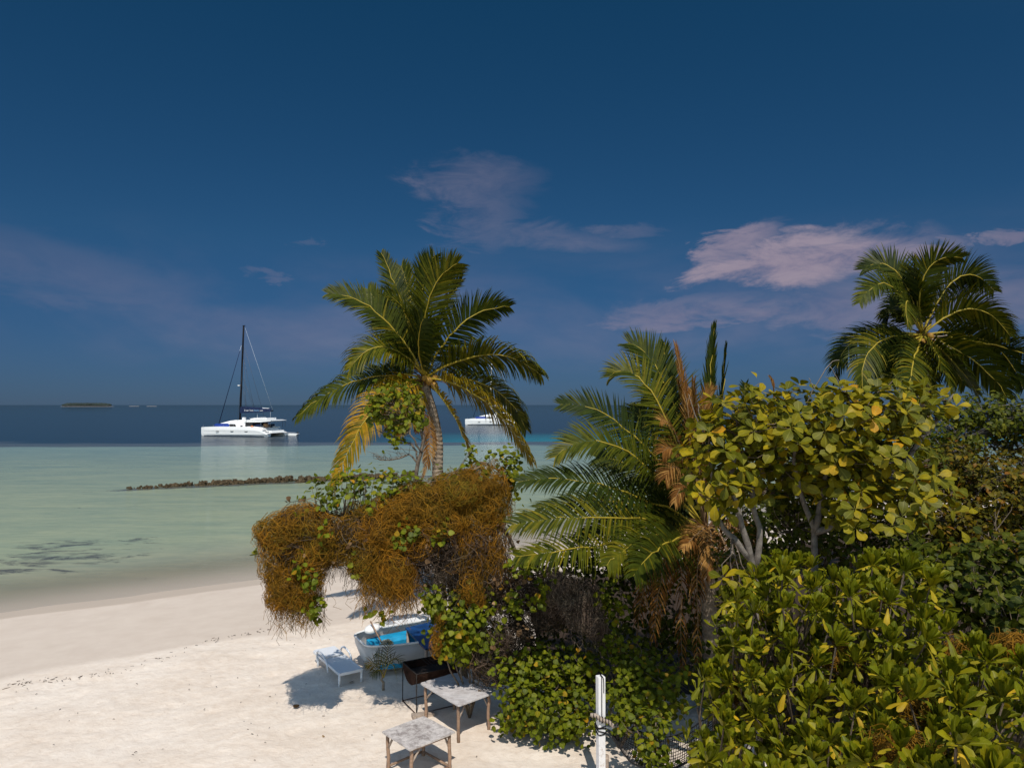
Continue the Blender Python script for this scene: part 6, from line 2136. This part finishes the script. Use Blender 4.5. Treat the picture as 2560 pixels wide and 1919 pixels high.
def build_hammock():
    a = np.array([1.72, 13.0, 1.14])
    e = P(1830, 1765, 12.4)
    root = thing('hammock', 'black net hammock slung from the white post into the shrubs', 'hammock', (a[0], a[1], 0))
    o = np.array(root.location)
    d = e - a
    side = nrmz(np.array([-d[1], d[0], 0]))
    NU, NV = 34, 17

    def pt(u, v):
        p = a + d * u
        sag = math.sin(math.pi * u)
        w = 0.62 * min(1, sag * 1.5)
        p = p + side * (v - 0.5) * 2 * w
        p[2] -= 0.62 * sag + 0.22 * sag * (1 - (2 * v - 1) ** 2)
        return p - o
    Q = [[pt(u, v) for u in np.linspace(0, 1, NU)] for v in np.linspace(0, 1, NV)]
    V1, F1, L1 = tubes(np.array(Q), np.full((NV, NU), 0.006), 4)
    Q2 = [[pt(u, v) for v in np.linspace(0, 1, 17)] for u in np.linspace(0.10, 0.92, 46)]
    V2, F2, L2 = tubes(np.array(Q2), np.full((46, 17), 0.006), 4)
    link('net', np_mesh('net', np.vstack([V1, V2]), np.vstack([F1, F2 + len(V1)]), np.vstack([L1, L2]), True), MAT['cord'], root)
    for v in (0, 1):
        link('edge_rope', tube_mesh('edge_rope', np.array([pt(u, v) for u in np.linspace(0, 1, NU)]), np.full(NU, 0.013), 6), MAT['cord'], root)
    wr = curve_pts([a - o + np.array([-0.1, 0, 0.03]), a - o + np.array([0.06, -0.01, -0.02]), a - o + np.array([0.22, -0.03, -0.10])], 8)
    link('end_binding', tube_mesh('end_binding', wr, np.linspace(0.045, 0.03, 8), 8), MAT['rope_white'], root)


MAT['rope_white'] = m_plain('white_binding', (0.62, 0.60, 0.58), 0.8, 0.2, 0.2, 30, 0.5)
build_hammock()


# dry palm leaf lying over the hidden lounger, single fallen leaves, and the wrack line
def build_litter():
    p0, pm, p2 = P(1722, 1912, 10.6), P(1760, 1888, 10.4), P(1818, 1868, 10.2)
    C = curve_pts([p0, pm, p2], 14)
    T = nrmz(np.gradient(C, axis=0)); S = nrmz(np.cross(T, [0, -0.5, 1.0]))
    w = 0.055 * np.sin(np.linspace(0.12, math.pi * 0.98, 14))[:, None]
    V = np.stack([C - S * w, C + np.array([0, 0, 0.012]) , C + S * w], 1).reshape(-1, 3) - p0
    Fq = [(3 * i + j, 3 * i + j + 1, 3 * i + j + 4, 3 * i + j + 3) for i in range(13) for j in (0, 1)]
    L = np.zeros((len(V), 3)); L[:, 2] = 0.7
    o = link('dry_leaf', np_mesh('dry_leaf', V, Fq, L, True), MAT['palm_dry'], None, tuple(p0))
    tag(o, 'long curled dry leaf lying over the hidden white lounger', 'leaf')
    names = [('curled red brown leaf alone on the sand left of the lounger shadow', (742, 1772), 0.16), ('small dark leaf on the sand below the lounger', (812, 1790), 0.07),
             ('brown leaf under the front edge of the sun lounger', (884, 1707), 0.12), ('yellow fallen leaf on the sand by the white post', (1428, 1840), 0.12), ('dark leaf on the bare sand at the left of the tables', (806, 1784 + 60), 0.07)]
    for label, (px, py), s in names:
        g = G(px, py)
        me = tpl_mesh('hib', 1, 'dead_leaf' if 'yellow' not in label else 'naupaka_y')
        o = link('fallen_leaf', me, None, None, tuple(g + np.array([0, 0, 0.03])))
        o.rotation_euler = (rng.uniform(-0.5, 0.5), rng.uniform(-0.6, 0.2), rng.uniform(0, 6))
        o.scale = (s,) * 3
        tag(o, label, 'leaf')
    # bits of twig and weed along the old tide line
    Q = []
    g = np.random.default_rng(77)
    line = [(0, 1715), (110, 1702), (210, 1690), (330, 1672), (420, 1640), (520, 1600), (640, 1578), (760, 1560)]
    lp = np.array([G(*p) for p in line])
    c = curve_pts(lp, 200)
    for k in range(130):
        i = int(g.integers(0, 199))
        p = c[i] + np.array([g.normal(0, 0.12), g.normal(0, 0.12), 0])
        p[2] = ground_z(p[0], p[1]) + 0.012
        a = g.uniform(0, 6.28)
        L = g.uniform(0.02, 0.10) * (1 if g.random() < 0.9 else 2)
        d = np.array([math.cos(a), math.sin(a), g.normal(0, 0.1)]) * L
        Q.append([p, p + d * 0.5 + np.array([0, 0, 0.006]), p + d])
    for k in range(90):
        px, py = g.uniform(0, 1450), g.uniform(1560, 1915)
        p = G(px, py)
        if -0.542 * p[0] + 0.841 * p[1] > 22:
            continue
        p[2] = 0.02
        a = g.uniform(0, 6.28); L = g.uniform(0.015, 0.06)
        d = np.array([math.cos(a), math.sin(a), 0.1]) * L
        Q.append([p, p + d * 0.5 + np.array([0, 0, 0.008]), p + d])
    Q = np.array(Q)
    o0 = Q[0, 0].copy()
    V, Fq, L = tubes(Q - o0, np.repeat(g.uniform(0.003, 0.008, (len(Q), 1)), 3, 1), 4)
    o = link('beach_litter', np_mesh('beach_litter', V, Fq, L, True), MAT['tangle'], None, tuple(o0))
    tag(o, 'scattered bits of twig and weed along the old tide line', 'litter', kind='stuff')


build_litter()
